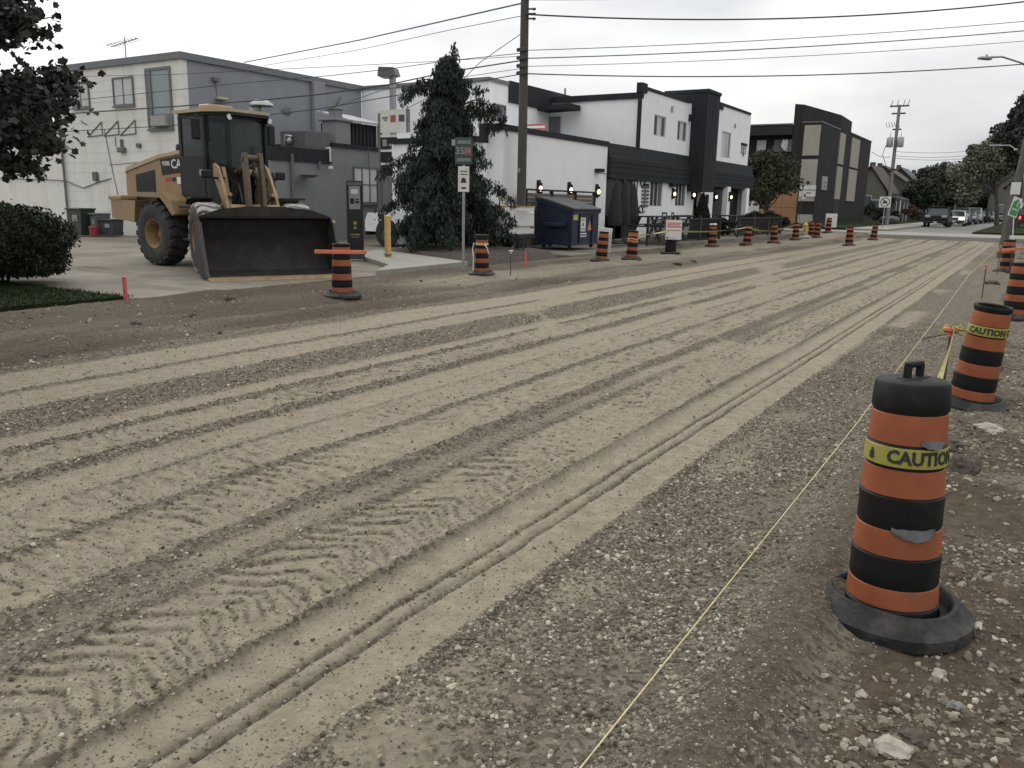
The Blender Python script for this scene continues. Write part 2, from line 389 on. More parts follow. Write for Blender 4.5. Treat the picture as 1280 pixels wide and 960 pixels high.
def ground_material():
    M = bpy.data.materials.new('gravel_road'); M.use_nodes = True; t = M.node_tree; n = t.nodes; l = t.links; b = n['Principled BSDF']
    b.inputs['Roughness'].default_value = .95; b.inputs['Specular IOR Level'].default_value = .2
    tcn = n.new('ShaderNodeTexCoord')
    def noise(sc, det=4, ro=.6):
        q = n.new('ShaderNodeTexNoise'); q.inputs['Scale'].default_value = sc; q.inputs['Detail'].default_value = det; q.inputs['Roughness'].default_value = ro
        l.new(tcn.outputs['Object'], q.inputs['Vector']); return q.outputs['Fac']
    def ramp(src, p0, c0, p1, c1):
        q = n.new('ShaderNodeValToRGB'); e = q.color_ramp.elements; e[0].position = p0; e[0].color = c0+(1,); e[1].position = p1; e[1].color = c1+(1,); l.new(src, q.inputs['Fac']); return q.outputs[0]
    def mixc(f, a, c):
        q = n.new('ShaderNodeMix'); q.data_type = 'RGBA'; l.new(f, q.inputs['Factor']); l.new(a, q.inputs['A']); l.new(c, q.inputs['B']); return q.outputs['Result']
    def attr(nm): q = n.new('ShaderNodeAttribute'); q.attribute_name = nm; return q.outputs['Fac']
    vo = n.new('ShaderNodeTexVoronoi'); vo.inputs['Scale'].default_value = 46; l.new(tcn.outputs['Object'], vo.inputs['Vector'])
    sep = n.new('ShaderNodeSeparateColor'); l.new(vo.outputs['Color'], sep.inputs[0])
    grav = ramp(sep.outputs[0], .05, G_DARK, .95, G_LIGHT)
    fines = ramp(noise(9, 8, .7), .3, F_DARK, .7, F_LIGHT)
    speck = ramp(noise(130, 2, .5), .60, (0, 0, 0), .68, (1, 1, 1))
    earth = ramp(noise(16, 8, .7), .3, (.044, .033, .022), .72, (.106, .081, .055))
    # packed/loose border broken up by grain
    ad = n.new('ShaderNodeMath'); ad.operation = 'ADD'; l.new(attr('packed'), ad.inputs[0])
    ns = n.new('ShaderNodeMapRange'); ns.inputs['To Min'].default_value = -.38; ns.inputs['To Max'].default_value = .38; l.new(noise(34, 5, .75), ns.inputs['Value']); l.new(ns.outputs[0], ad.inputs[1])
    sm = n.new('ShaderNodeMapRange'); sm.interpolation_type = 'SMOOTHSTEP'; sm.inputs['From Min'].default_value = .20; sm.inputs['From Max'].default_value = .84; l.new(ad.outputs[0], sm.inputs['Value'])
    c = mixc(sm.outputs[0], grav, fines)
    sp = n.new('ShaderNodeMath'); sp.operation = 'MULTIPLY'; sp.inputs[1].default_value = .35; l.new(speck, sp.inputs[0])
    dk = n.new('ShaderNodeRGB'); dk.outputs[0].default_value = (.12, .105, .085, 1)
    c = mixc(sp.outputs[0], c, dk.outputs[0])
    so = n.new('ShaderNodeMath'); so.operation = 'ADD'; l.new(attr('soil'), so.inputs[0]); l.new(ns.outputs[0], so.inputs[1])
    s2 = n.new('ShaderNodeMapRange'); s2.interpolation_type = 'SMOOTHSTEP'; s2.inputs['From Min'].default_value = .15; s2.inputs['From Max'].default_value = .8; l.new(so.outputs[0], s2.inputs['Value'])
    c = mixc(s2.outputs[0], c, earth)
    l.new(c, b.inputs['Base Color'])
    bp = n.new('ShaderNodeBump'); bp.inputs['Strength'].default_value = .55; bp.inputs['Distance'].default_value = .012
    vd = n.new('ShaderNodeMath'); vd.operation = 'ADD'; l.new(vo.outputs['Distance'], vd.inputs[0]); l.new(noise(90, 4, .7), vd.inputs[1])
    l.new(vd.outputs[0], bp.inputs['Height']); l.new(bp.outputs[0], b.inputs['Normal'])
    return M
G_DARK, G_LIGHT = (.070, .059, .044), (.19, .163, .122)
F_DARK, F_LIGHT = (.193, .164, .119), (.31, .270, .201)
me.materials.append(ground_material())
rd = bpy.data.objects.new('gravel_road', me); COL.objects.link(rd); rd['kind'] = 'structure'

def road_z(x, y): z, _, _ = road(np.array([float(x)]), np.array([float(y)])); return float(z[0])

# loose stones: one mass nobody could count
def stones():
    P = []
    def scatter(n, x0, x1, y0, y1, smin, smax, keep):
        # density falls with distance so that the grain stays even in view
        y = y0*(y1/y0)**RNG.random(n); x = x0+(x1-x0)*RNG.random(n)
        z, f, s = road(x, y); k = RNG.random(n) < keep(x, y, f, s); 
        r = smin*(smax/smin)**(RNG.random(n)**1.7)
        for a in (x, y, z, f, s, r): pass
        P.append(np.stack([x[k], y[k], z[k], r[k]], 1))
    clump = lambda x, y: np.clip(.55+2.2*fbm(x, y, .5, 3, 130), .04, 1)
    scatter(170000, -1.75, -.72, 1.0, 14, .0034, .0105, lambda x, y, f, s: (1-f)*clump(x, y)*(1-.9*s))
    scatter(5200, -1.7, -.85, 1.0, 7, .009, .017, lambda x, y, f, s: (1-f)*clump(x, y)*(1-.9*s))
    scatter(80000, -.85, 1.6, 1.2, 16, .0030, .012, lambda x, y, f, s: clump(x, y)*np.where(x < -.38, np.clip(1-1.5*s, 0, 1), 1-.38*s))
    scatter(9000, -.55, 1.2, 1.4, 12, .009, .023, lambda x, y, f, s: clump(x, y)*np.where(x < -.38, np.clip(1-1.6*s, 0, 1), 1-.3*s))
    scatter(50000, -8.4, -1.7, 1.2, 20, .004, .011, lambda x, y, f, s: np.clip(1.05-1.25*f, .05, 1))
    scatter(22000, -6.7, -4.6, 2.3, 16, .005, .014, lambda x, y, f, s: np.clip(1.0-1.5*f, .0, 1))
    scatter(9000, -12, -8.2, 3.0, 24, .006, .016, lambda x, y, f, s: clump(x, y)*.6)
    scatter(900, -12, -8.2, 3.0, 16, .015, .035, lambda x, y, f, s: clump(x, y)*.6)
    scatter(30000, -1.0, -.3, 1.2, 8, .0018, .0055, lambda x, y, f, s: s*.9)
    scatter(1400, -8.3, -1.6, 1.2, 12, .007, .014, lambda x, y, f, s: np.full_like(x, .5))
    scatter(60000, -8.3, -1.6, 1.1, 9, .0022, .0055, lambda x, y, f, s: np.full_like(x, .8))
    P = np.concatenate(P); n = len(P)
    me = bpy.data.meshes.new('gravel_stones'); me.vertices.add(n)
    P[:, 2] += P[:, 3]*RNG.uniform(-.25, .3, n)
    me.vertices.foreach_set('co', P[:, :3].astype(np.float32).ravel())
    sc = P[:, 3:4]*np.stack([RNG.uniform(.8, 1.45, n), RNG.uniform(.7, 1.1, n), RNG.uniform(.5, .85, n)], 1)
    rot = np.stack([RNG.normal(0, .3, n), RNG.normal(0, .3, n), RNG.uniform(0, 6.28, n)], 1)
    a = me.attributes.new('sc', 'FLOAT_VECTOR', 'POINT'); a.data.foreach_set('vector', sc.astype(np.float32).ravel())
    a = me.attributes.new('rt', 'FLOAT_VECTOR', 'POINT'); a.data.foreach_set('vector', rot.astype(np.float32).ravel())
    a = me.attributes.new('ix', 'INT', 'POINT'); a.data.foreach_set('value', RNG.integers(0, 6, n).astype(np.int32))
    o = bpy.data.objects.new('gravel_stones', me); COL.objects.link(o); o['kind'] = 'stuff'
    M = bpy.data.materials.new('loose_stone'); M.use_nodes = True; t = M.node_tree; b = t.nodes['Principled BSDF']; b.inputs['Roughness'].default_value = .9; b.inputs['Specular IOR Level'].default_value = .25
    oi = t.nodes.new('ShaderNodeObjectInfo'); r_ = t.nodes.new('ShaderNodeValToRGB'); e = r_.color_ramp.elements
    e[0].position = 0; e[0].color = (.074, .063, .047, 1); e[1].position = 1; e[1].color = (.50, .46, .375, 1)
    q = e.new(.35); q.color = (.138, .119, .089, 1); q = e.new(.75); q.color = (.213, .186, .142, 1); q = e.new(.93); q.color = (.34, .305, .24, 1)
    t.links.new(oi.outputs['Random'], r_.inputs['Fac']); t.links.new(r_.outputs[0], b.inputs['Base Color'])
    g = bpy.data.node_groups.new('scatter', 'GeometryNodeTree')
    g.interface.new_socket('Geometry', in_out='INPUT', socket_type='NodeSocketGeometry'); g.interface.new_socket('Geometry', in_out='OUTPUT', socket_type='NodeSocketGeometry')
    n_ = g.nodes; l = g.links; gi = n_.new('NodeGroupInput'); go = n_.new('NodeGroupOutput'); ip = n_.new('GeometryNodeInstanceOnPoints'); g2i = n_.new('GeometryNodeGeometryToInstance')
    for k in range(6):
        ic = n_.new('GeometryNodeMeshIcoSphere'); ic.inputs['Radius'].default_value = 1; ic.inputs['Subdivisions'].default_value = 2
        sp = n_.new('GeometryNodeSetPosition'); no = n_.new('ShaderNodeTexNoise'); no.inputs['Scale'].default_value = .9; no.inputs['Detail'].default_value = 1
        ps = n_.new('GeometryNodeInputPosition'); va = n_.new('ShaderNodeVectorMath'); va.operation = 'ADD'; va.inputs[1].default_value = (k*7.1, k*3.3, k*1.7)
        sb = n_.new('ShaderNodeVectorMath'); sb.operation = 'SUBTRACT'; sb.inputs[1].default_value = (.5, .5, .5); sl = n_.new('ShaderNodeVectorMath'); sl.operation = 'SCALE'; sl.inputs['Scale'].default_value = 1.7
        l.new(ps.outputs[0], va.inputs[0]); l.new(va.outputs[0], no.inputs['Vector']); l.new(no.outputs['Color'], sb.inputs[0]); l.new(sb.outputs[0], sl.inputs[0]); l.new(sl.outputs[0], sp.inputs['Offset'])
        sm = n_.new('GeometryNodeSetMaterial'); sm.inputs['Material'].default_value = M
        l.new(ic.outputs['Mesh'], sp.inputs['Geometry']); l.new(sp.outputs[0], sm.inputs['Geometry']); l.new(sm.outputs[0], g2i.inputs[0])
    l.new(gi.outputs[0], ip.inputs['Points']); l.new(g2i.outputs[0], ip.inputs['Instance']); ip.inputs['Pick Instance'].default_value = True
    for nm, ty, so in (('ix', 'INT', 'Instance Index'), ('rt', 'FLOAT_VECTOR', 'Rotation'), ('sc', 'FLOAT_VECTOR', 'Scale')):
        na = n_.new('GeometryNodeInputNamedAttribute'); na.data_type = ty; na.inputs['Name'].default_value = nm; l.new(na.outputs['Attribute'], ip.inputs[so])
    l.new(ip.outputs[0], go.inputs[0])
    md = o.modifiers.new('scatter', 'NODES'); md.node_group = g
stones()

# base sheet to the horizon, pads, pavements
M_CONC = mat('concrete', (.205, .184, .150), .9, spec=.15, var=.25, vs=.7, bump=.25, bs=60, stain=((.080, .068, .050), .95, .6, (.4, 1.3, 1)))
M_CONC2 = mat('pale_concrete', (.29, .275, .242), .9, spec=.15, var=.10, vs=2, bump=.2, bs=60, stain=((.24, .225, .2), .5, .8, (1, 1, 1)))
M_ASPH = mat('worn_asphalt', (.17, .165, .152), .95, var=.15, vs=.6, bump=.3, bs=50, stain=((.12, .115, .11), .6, .25, (1, 1, 1)))
M_EARTH = mat('earth', (.085, .072, .056), .95, var=.35, vs=3, bump=.6, bs=14)
M_LAWN = mat('lawn', (.024, .032, .014), .95, spec=.05, var=.4, vs=5, bump=.5, bs=30)
struct('ground', MB().add([(-900,-400,-.35),(900,-400,-.35),(900,1600,-.35),(-900,1600,-.35)], [(0,1,2,3)]), M_EARTH)
def slab(name, poly, z1, mtl, z0=-.3, kind='structure'): return struct(name, MB().prism(poly, z0, z1, 'Z'), mtl)
slab('parking_lot', [(-12.02,8.05),(-12.12,14.0),(-13.2,15.6),(-16.8,18.2),(-18.0,23.6),(-12.55,23.9),(-12.4,33.3),(-15.99,33.3),(-15.99,31.6),(-28,31.6),(-28,21.4),(-70,21.4),(-70,8.2)], .05, M_CONC)
slab('pavement', [(-12.16,14.0),(-12.42,17.9),(-14.7,19.0),(-17.4,20.3),(-16.78,18.25),(-13.18,15.65)], .15, M_CONC2)
slab('patio_floor', [(-12.4,33.35),(-12.4,56),(-16,56),(-16,33.35)], .17, M_CONC)
slab('street', [(-8.3,53.2),(-8.3,420),(-3.3,420),(-3.3,53.2)], .30, M_ASPH)
slab('crossing_street', [(-60,56.2),(-60,61.5),(-8.32,61.5),(-8.32,56.2)], .295, mat('pale_pavement', (.27,.26,.235), .9, spec=.15, var=.1, vs=.7, stain=((.24,.23,.21), .5, .3, (1,1,1))))
slab('street_apron', [(-8.28,52.6),(-8.28,60.5),(3.2,60.5),(3.2,52.6)], .306, MATS['pale_pavement'])
slab('sidewalk', [(-11.0,61.6),(-11.0,330),(-8.35,330),(-8.35,61.6)], .42, M_CONC2)
slab('far_lawn', [(-60,61.65),(-60,330),(-11.02,330),(-11.02,61.65)], .45, M_LAWN)
slab('far_verge', [(-3.25,60.6),(-3.25,330),(3.24,330),(3.24,60.6)], .42, M_LAWN)
slab('right_verge', [(3.05,-4),(3.05,330),(40,330),(40,-4)], .06, M_LAWN)
slab('lane', [(-60,56.1),(-60,54.7),(-12.3,54.7),(-12.3,56.1)], .2, M_CONC)

# lawn corner with real blades
lawn_poly = [(-12.1,7.9),(-12.0,-6),(-40,-6),(-40,8.1),(-17,8.02)]
slab('lawn', lawn_poly, .10, M_LAWN)
def blades(name, inside, n, x0, x1, y0, y1, z, h, mtl, w=.008):
    mb = MB(); k = 0
    while k < n:
        x = random.uniform(x0, x1); y = random.uniform(y0, y1)
        if not inside(x, y): continue
        k += 1; a = random.uniform(0, 6.28); hh = h*random.uniform(.5, 1.3); dx = math.cos(a)*w; dy = math.sin(a)*w; lx = random.uniform(-.6, .6)*hh; ly = random.uniform(-.6, .6)*hh
        mb.add([(x-dx,y-dy,z),(x+dx,y+dy,z),(x+lx,y+ly,z+hh)], [(0,1,2)])
    return struct(name, mb, mtl, kind='stuff')
M_GRASS = mat('grass_blade', (.020, .029, .011), .95, var=.3, vs=2, isl=.45, spec=.03)
blades('grass', lambda x, y: x < -11.95 and y < 8.0+.05*math.sin(x*5), 26000, -19.5, -11.9, 3.2, 8.1, .09, .05, M_GRASS, .007)

# planting bed round the conifer
bed = [(-12.5,17.95),(-12.5,22.9),(-13.0,23.8),(-17.9,23.6),(-17.45,20.35),(-14.7,19.05)]
mb = MB(); cx, cy = -15.0, 21.4; ring = []
NB = 40
def poly_pt(poly, t):
    L_ = [math.dist(poly[i], poly[(i+1) % len(poly)]) for i in range(len(poly))]; s_ = t*sum(L_)
    for i, q in enumerate(L_):
        if s_ <= q: a, b = poly[i], poly[(i+1) % len(poly)]; k = s_/q; return (a[0]+(b[0]-a[0])*k, a[1]+(b[1]-a[1])*k)
        s_ -= q
    return poly[0]
vs = []; fs = []; KR = 10
for j in range(KR+1):
    for i in range(NB):
        p = poly_pt(bed, i/NB); k = 1-j/KR
        x, y = cx+(p[0]-cx)*k, cy+(p[1]-cy)*k
        vs.append((x, y, (.0 if j == 0 else .17+.16*(1-k)**.6)+random.uniform(-.03, .03)*(j > 0)))
for j in range(KR):
    for i in range(NB): fs.append((j*NB+i, j*NB+(i+1) % NB, (j+1)*NB+(i+1) % NB, (j+1)*NB+i))
struct('planting_bed', MB().add(vs, fs), mat('mulch', (.060, .048, .038), .95, var=.5, vs=9, bump=.8, bs=25), 50)

# ------------------------------------------------------------------ construction barrels
M_BLK = mat('black_rubber', (.008,.008,.0085), .6, var=.3, vs=8, spec=.22, stain=((.05,.046,.04), .5, 5, (1,1,1)))
M_BASE = mat('base_rubber', (.013,.0135,.014), .6, var=.3, vs=10, spec=.3, stain=((.085,.078,.066), .85, 5, (1,1,1)), bump=.2, bs=60)
M_ORG = mat('orange_sheeting', (.285,.083,.035), .55, var=.2, vs=4, stain=((.16,.085,.055), .6, 5, (1,1,.35)), spec=.3)
M_TAPE = mat('yellow_tape', (.29,.265,.05), .45, var=.08, vs=9, stain=((.3,.28,.14), .5, 7, (1,1,1)))
M_INK = mat('black_ink', (.018,.018,.018), .6, var=0)
M_SILV = mat('torn_grey_film', (.055,.057,.057), .35, var=.3, vs=20, spec=.6)
M_WHITE = mat('white_board', (.62,.61,.58), .6, var=.06, vs=6, stain=((.40,.38,.34), .4, 4, (1,1,1)))
M_RED = mat('red_print', (.42,.045,.05), .6, var=.1, vs=6)
M_PINK = mat('pink_marking', (.58,.11,.11), .7, var=.1, vs=9)
M_FLO = mat('fluorescent_orange', (.58,.17,.095), .6, var=.12, vs=9)
M_STEEL = mat('galvanised_steel', (.30,.31,.31), .5, .6, var=.15, vs=8)
M_DSTEEL = mat('dark_steel', (.06,.058,.055), .6, .3, var=.25, vs=9)
def brad(z): return .180-.045*min(max(z, 0), 1)/.93
ZON = [(.095,.175),(.30,.405),(.535,.64),(.735,.85)]
def ring_mb(z0, z1, ex=.005, n=40, a0=0, a1=2*math.pi, t=.004):
    mb = MB(); k = max(3, int(n*(a1-a0)/(2*math.pi))); full = a1-a0 > 6.2; cols = k if full else k+1; vs = []
    prof = [(brad(z0)+ex-t, z0), (brad(z0)+ex, z0+.003), (brad((z0+z1)/2)+ex+.001, (z0+z1)/2), (brad(z1)+ex, z1-.003), (brad(z1)+ex-t, z1)]
    for r, z in prof:
        for i in range(cols):
            a = a0+(a1-a0)*i/k; vs.append((math.cos(a)*r, math.sin(a)*r, z))
    fs = []
    for j in range(4):
        for i in range(k): b = (i+1) % cols; fs.append((j*cols+i, j*cols+b, (j+1)*cols+b, (j+1)*cols+i))
    return mb.add(vs, fs)
def barrel_body(cap, wob=0):
    prof = [(.0,.02),(brad(.02)+.004,.02),(brad(.05)+.004,.05)]
    bl = [.05]+[q for z in ZON for q in z]
    for i, (a, b) in enumerate(ZON):
        lo = .05 if i == 0 else ZON[i-1][1]
        prof += [(brad(lo)+.004, lo+.006), (brad((lo+a)/2)+.006, (lo+a)/2), (brad(a)+.010, a-.02), (brad(a)+.010, a-.006), (brad(a)+.001, a), (brad(b)+.001, b)]
    if cap: prof += [(brad(.87)+.010,.868),(brad(.9)+.010,.90),(brad(.95)+.009,.952),(brad(.95)+.002,.965),(brad(.95)-.012,.971),(.09,.974),(.0,.972)]
    else: prof += [(brad(.88)+.012,.872),(brad(.9)+.014,.895),(brad(.9)+.008,.905),(brad(.9)-.012,.900),(brad(.87)-.014,.86),(brad(.6)-.014,.55),(0,.50)]
    return MB().lathe(prof, 44)
def base_mb(seed=0):                       # tyre-like ballast ring, slightly slumped
    rnd = random.Random(seed); n = 44; prof = [(.188,.03),(.192,.05),(.205,.046),(.224,.046),(.232,.092),(.240,.104),(.258,.104),(.264,.096),(.314,.050),(.322,.044),(.324,.0),(.19,.0)]
    vs = []; fs = []; ph = rnd.uniform(0, 6)
    for r, z in prof:
        for i in range(n):
            a = 2*math.pi*i/n; k = 1+.015*math.sin(3*a+ph)+.01*math.sin(5*a); zz = z*(1+.10*math.sin(2*a+ph))
            vs.append((math.cos(a)*r*k, math.sin(a)*r*k, zz))
    m_ = len(prof)
    for j in range(m_):
        for i in range(n): j2 = (j+1) % m_; fs.append((j*n+i, j*n+(i+1) % n, j2*n+(i+1) % n, j2*n+i))
    return MB().add(vs, fs)
BODY = {c: barrel_body(c).mesh('drum', M_BLK, 35) for c in (0, 1)}
BANDS = [ring_mb(a, b).mesh('orange_band', M_ORG, 35) for a, b in ZON]
BASES = [base_mb(i).mesh('base_ring', M_BASE, 24) for i in range(3)]
def handle_mb():
    mb = MB(); 
    for s_ in (-1, 1): mb.bbox(s_*.042-.012, s_*.042+.012, -.014, .014, .965, 1.025, .004)
    mb.bbox(-.054, .054, -.014, .014, 1.015, 1.037, .006); mb.bbox(-.075, .075, -.03, .03, .966, .978, .004); return mb
HANDLE = handle_mb().mesh('handle', M_BLK, 35)
def bent_text(txt, size, z, a_mid, ex):
    t = text_mb(txt, size, .0012, bold=.038); v = []
    for x, y, zz in t.v:
        r = brad(z+zz)+ex-y; a = a_mid+x/(brad(z)+ex); v.append((math.cos(a)*r, math.sin(a)*r, z+zz))
    t.v = v; return t
NB_ = [0]
def barrel(x, y, label, cap=0, tilt=(0, 0), rz=0.0, z=None, base=True, s=1.0, plain=False):
    zz = road_z(x, y)-.012 if z is None else z
    t = thing('construction_barrel', label, 'barrel', (x, y, zz), group='orange and black construction barrels', rot=(tilt[0], tilt[1], rz)); t.scale = (s, s, s)
    part('drum', BODY[cap], None, t)
    for b in (BANDS if not plain else []): part('orange_band', b, None, t)
    if base: part('base_ring', BASES[NB_[0] % 3], None, t)
    if cap: part('handle', HANDLE, None, t).rotation_euler = (0, 0, R(72))
    NB_[0] += 1; return t
def ground_at(u, v, z=0.0): p = onZ(u, v, z); return p.x, p.y

# nearest barrel, capped and taped
x, y = -.305, 3.53
b1 = barrel(x, y, 'nearest capped barrel with a handle and wrapped in yellow CAUTION tape', 1, rz=R(-8), tilt=(R(-1.0), R(-1.4)))
b1.scale = (.965, .965, 1.035)
fa = math.atan2(-y, -x)                                  # bearing from the barrel to the camera
wrap = part('caution_tape', ring_mb(.652, .728, .012, 48), M_TAPE, b1, 35)
part('lettering', bent_text('CAUTION', .068, .690, fa+R(8+31), .0135), M_INK, wrap)
part('lettering', bent_text('CAUTION', .068, .690, fa+R(8+31)+2.6, .0135), M_INK, wrap)
em = MB(); a_ = fa+R(8-50)
def on_drum(a, z, ex=.0145): r = brad(z)+ex; return (math.cos(a)*r, math.sin(a)*r, z)
for da, dz, r_ in ((0,.014,.008),(.03,.0,.010),(-.03,.0,.010),(0,-.012,.012),(.05,-.013,.008),(-.05,-.013,.008)):
    c0 = on_drum(a_+da, .690+dz); em.add([on_drum(a_+da+.05*math.cos(k*1.05)*r_/.008*.9, .690+dz+math.sin(k*1.05)*r_, .0145) for k in range(6)], [tuple(range(6))])
part('emblem', em, M_INK, wrap)
def film(a0, a1, z0, z1, seed):
    rnd = random.Random(seed); vs = []; fs = []; n = 9
    for j in range(5):
        for i in range(n):
            u, w = i/(n-1), j/4; e = .008+.020*w*math.sin(u*3.1)*rnd.uniform(.4, 1.1)
            hz = z0+(z1-z0)*(1-w*(.45+.5*math.sin(u*math.pi)))+rnd.uniform(-.003, .003)
            vs.append(on_drum(a0+(a1-a0)*u, hz, e))
    for j in range(4):
        for i in range(n-1): fs.append((j*n+i, j*n+i+1, (j+1)*n+i+1, (j+1)*n+i))
    return MB().add(vs, fs)
part('torn_film', film(fa+R(8+20), fa+R(8+62), .728, .760, 1), M_SILV, b1, 60)
part('torn_film', film(fa+R(8-8), fa+R(8+55), .378, .420, 2), M_SILV, b1, 60)
# second barrel, leaning, open topped
b2 = barrel(*ground_at(1211, 503), 'open topped barrel leaning behind the nearest one with yellow tape tied on', 0, tilt=(R(1), R(5.5)), s=1.01)
fa2 = math.atan2(-b2.location.y, -b2.location.x)
w2 = part('caution_tape', ring_mb(.652, .732, .012, 48, fa2-1.5, fa2+1.9), M_TAPE, b2, 35)
part('lettering', bent_text('CAUTION CAU', .07, .692, fa2+.50, .0135), M_INK, w2)
b3 = barrel(*ground_at(1267, 398), 'open topped barrel third from the front on the right verge', 0, tilt=(R(-1), R(1)))
b4 = barrel(*ground_at(1257, 341), 'farthest barrel on the right verge in front of the leaning utility pole', 0)
def board_on(o, z, L_, ang, col, name, off=-.2):
    mb = MB().bbox(-L_/2, L_/2, off-.012, off+.012, z-.035, z+.035, .006); mb.xf(RZ(ang)); return part(name, mb, col, o)
ang4 = math.atan2(CR.y, CR.x)
bx = thing('barricade_board', 'orange barricade board beside the farthest right verge barrel', 'board', (b4.location.x+.1, b4.location.y-.5, b4.location.z))
part('plank', MB().bbox(-.35, .65, -.015, .015, .62, .70, .006).xf(RZ(ang4-.1) @ Matrix.Rotation(R(-6), 4, 'Y')), M_FLO, bx); part('post', MB().box(-.02, .02, .02, .05, -.05, .75), M_DSTEEL, bx)
part('post', MB().box(.50, .54, .32, .35, -.05, .60), M_DSTEEL, bx)
# left row
rowl = [
 ((428,371), 'barrel beside the loader bucket pierced by an orange crossbar', 0, (0, 0), 1.0),
 ((602,346), 'barrel below the weeping conifer with torn tape and streamers', 0, (0, 0), .92),
 ((751,326), 'barrel in front of the blue dumpster with a white board strapped behind', 0, (0, R(4)), .98),
 ((789,325), 'barrel with orange ribbons tied round its top left of the red and white notice', 0, (0, R(3)), .97),
 ((890,308), 'barrel with pale crumpled bags on top beside the cone shaped cedar', 0, (0, R(-1)), 1.02),
 ((933,307), 'barrel with the yellow tape looped over its top left of the bare tree shrubs', 0, (0, R(3.5)), 1.0),
 ((967,304), 'slightly tilted barrel in front of the dark patio shrubs', 0, (0, R(-1.5)), 1.0),
 ((994,300), 'barrel left of the yellow hydrant', 0, (0, 0), 1.0),
 ((1014,297), 'barrel partly hidden in the pair right of the hydrant', 0, (0, R(-3)), 1.0),
 ((1020,298), 'front barrel of the leaning pair right of the hydrant', 0, (0, R(6)), 1.0),
 ((1034,295), 'barrel with a white sign board standing behind it', 0, (0, R(2)), 1.05),
 ((1061,306), 'barrel standing out in the roadway before the plaza', 0, (0, 0), 1.0),
 ((1091,300), 'rightmost leaning barrel of the left row near the crossing street', 0, (0, R(5)), 1.0)]
RB = []
for (u, v), lb, cp, tl, s_ in rowl: RB.append(barrel(*ground_at(u, v, .03), lb, cp, tl, s=s_, rz=random.uniform(0, 0.4)))
b = RB[0]; cb = part('crossbar', MB().bbox(-.42, .44, -.21, -.185, .745, .81, .006).xf(RZ(ang4)), M_FLO, b)
b = RB[1]; part('tape_wrap', ring_mb(.72, .775, .012, 40), mat('faded_tape', (.48,.40,.16), .6, var=.2, vs=8), b, 35)
part('streamer', MB().tube([(.16*CR.x-.1, .16*CR.y-.17, .80), (.18, -.16, .66), (.21, -.12, .52)], .012, 5).tube([(-.15,-.17,.78),(-.19,-.15,.62),(-.15,-.2,.45),(-.16,-.19,.12)], .014, 5), M_WHITE, b)
part('lid_rim', MB().lathe([(brad(.9)-.01,.86),(brad(.9)+.02,.86),(brad(.9)+.02,.965),(brad(.9)-.01,.975),(.0,.975)], 28), M_BLK, b, 35)
b = RB[2]; part('white_board', MB().bbox(-.20, .20, .215, .235, .28, 1.02, .006).xf(RZ(ang4-.75)), M_WHITE, b)
b = RB[3]
for k, zz in ((0,.76),(1,.66),(2,.58)): part('ribbon', MB().tube([on_drum(-1.57+.5*i, zz+.03*math.sin(i*2.2+k), .012) for i in range(-3, 6)], .016, 5), M_FLO if k != 1 else mat('pale_ribbon', (.75,.42,.3), .6, var=.2), b)
b = RB[4]
for k in range(3): part('crumpled_bag', MB().ico((-.07+.08*k, -.03+.05*(k % 2), .93), .07, 1, .35, (1,1,.6), k), M_WHITE, b)
b = RB[5]; part('tape_wrap', ring_mb(.755, .81, .012, 40), M_TAPE, b, 35)
b = RB[8]
# white sign boards behind barrels
def signboard(x, y, z, w, h, rz, lean, name, label, cat, mtl=M_WHITE):
    t = thing(name, label, cat, (x, y, z), rot=(lean, 0, rz)); part('panel', MB().bbox(-w/2, w/2, -.012, .012, .0, h, .004), mtl, t); return t
p = RB[10].location; signboard(p.x+.05, p.y+.5, p.z+.35, .72, .85, ang4, 0, 'sign_board', 'white sign board standing behind a barrel near the dark plaza', 'sign')

# black drum with the closed sign
p = onZ(838, 317, .05); bk = thing('black_drum', 'black rubber drum on a square foot carrying the red and white notice', 'barrel', (p.x, p.y, road_z(p.x, p.y)-.01))
part('drum', MB().lathe([(0,.04),(.19,.04),(.195,.08),(.18,.5),(.172,.62),(.0,.63)], 28), M_BLK, bk, 35); part('foot', MB().bbox(-.33, .33, -.3, .3, 0, .07, .02).xf(RZ(.3)), M_BASE, bk)
sg = thing('notice_sign', 'white notice with rows of red lettering standing on a black drum', 'sign', (p.x+.06, p.y-.02, bk.location.z+.50), rz=ang4-.12)
part('panel', MB().bbox(-.27, .27, -.225, -.205, .0, .66, .004), M_WHITE, sg); q = MB()
for zz, hh in ((.555, .035), (.50, .035), (.43, .05)):
    xx = -.22
    while xx < .20: ww = random.uniform(.02, .05); q.box(xx, xx+ww, -.228, -.2255, zz-hh/2, zz+hh/2); xx += ww+.012
part('lettering', q, M_RED, sg); part('red_bar', MB().box(-.24, .24, -.2285, -.226, .295, .32).box(-.24, .1, -.2285, -.226, .05, .065).box(-.24,-.17,-.2285,-.226,.03,.09), M_RED, sg); part('bracket', MB().box(-.02,.02,-.2,-.0,-.05,.5), M_DSTEEL, sg)

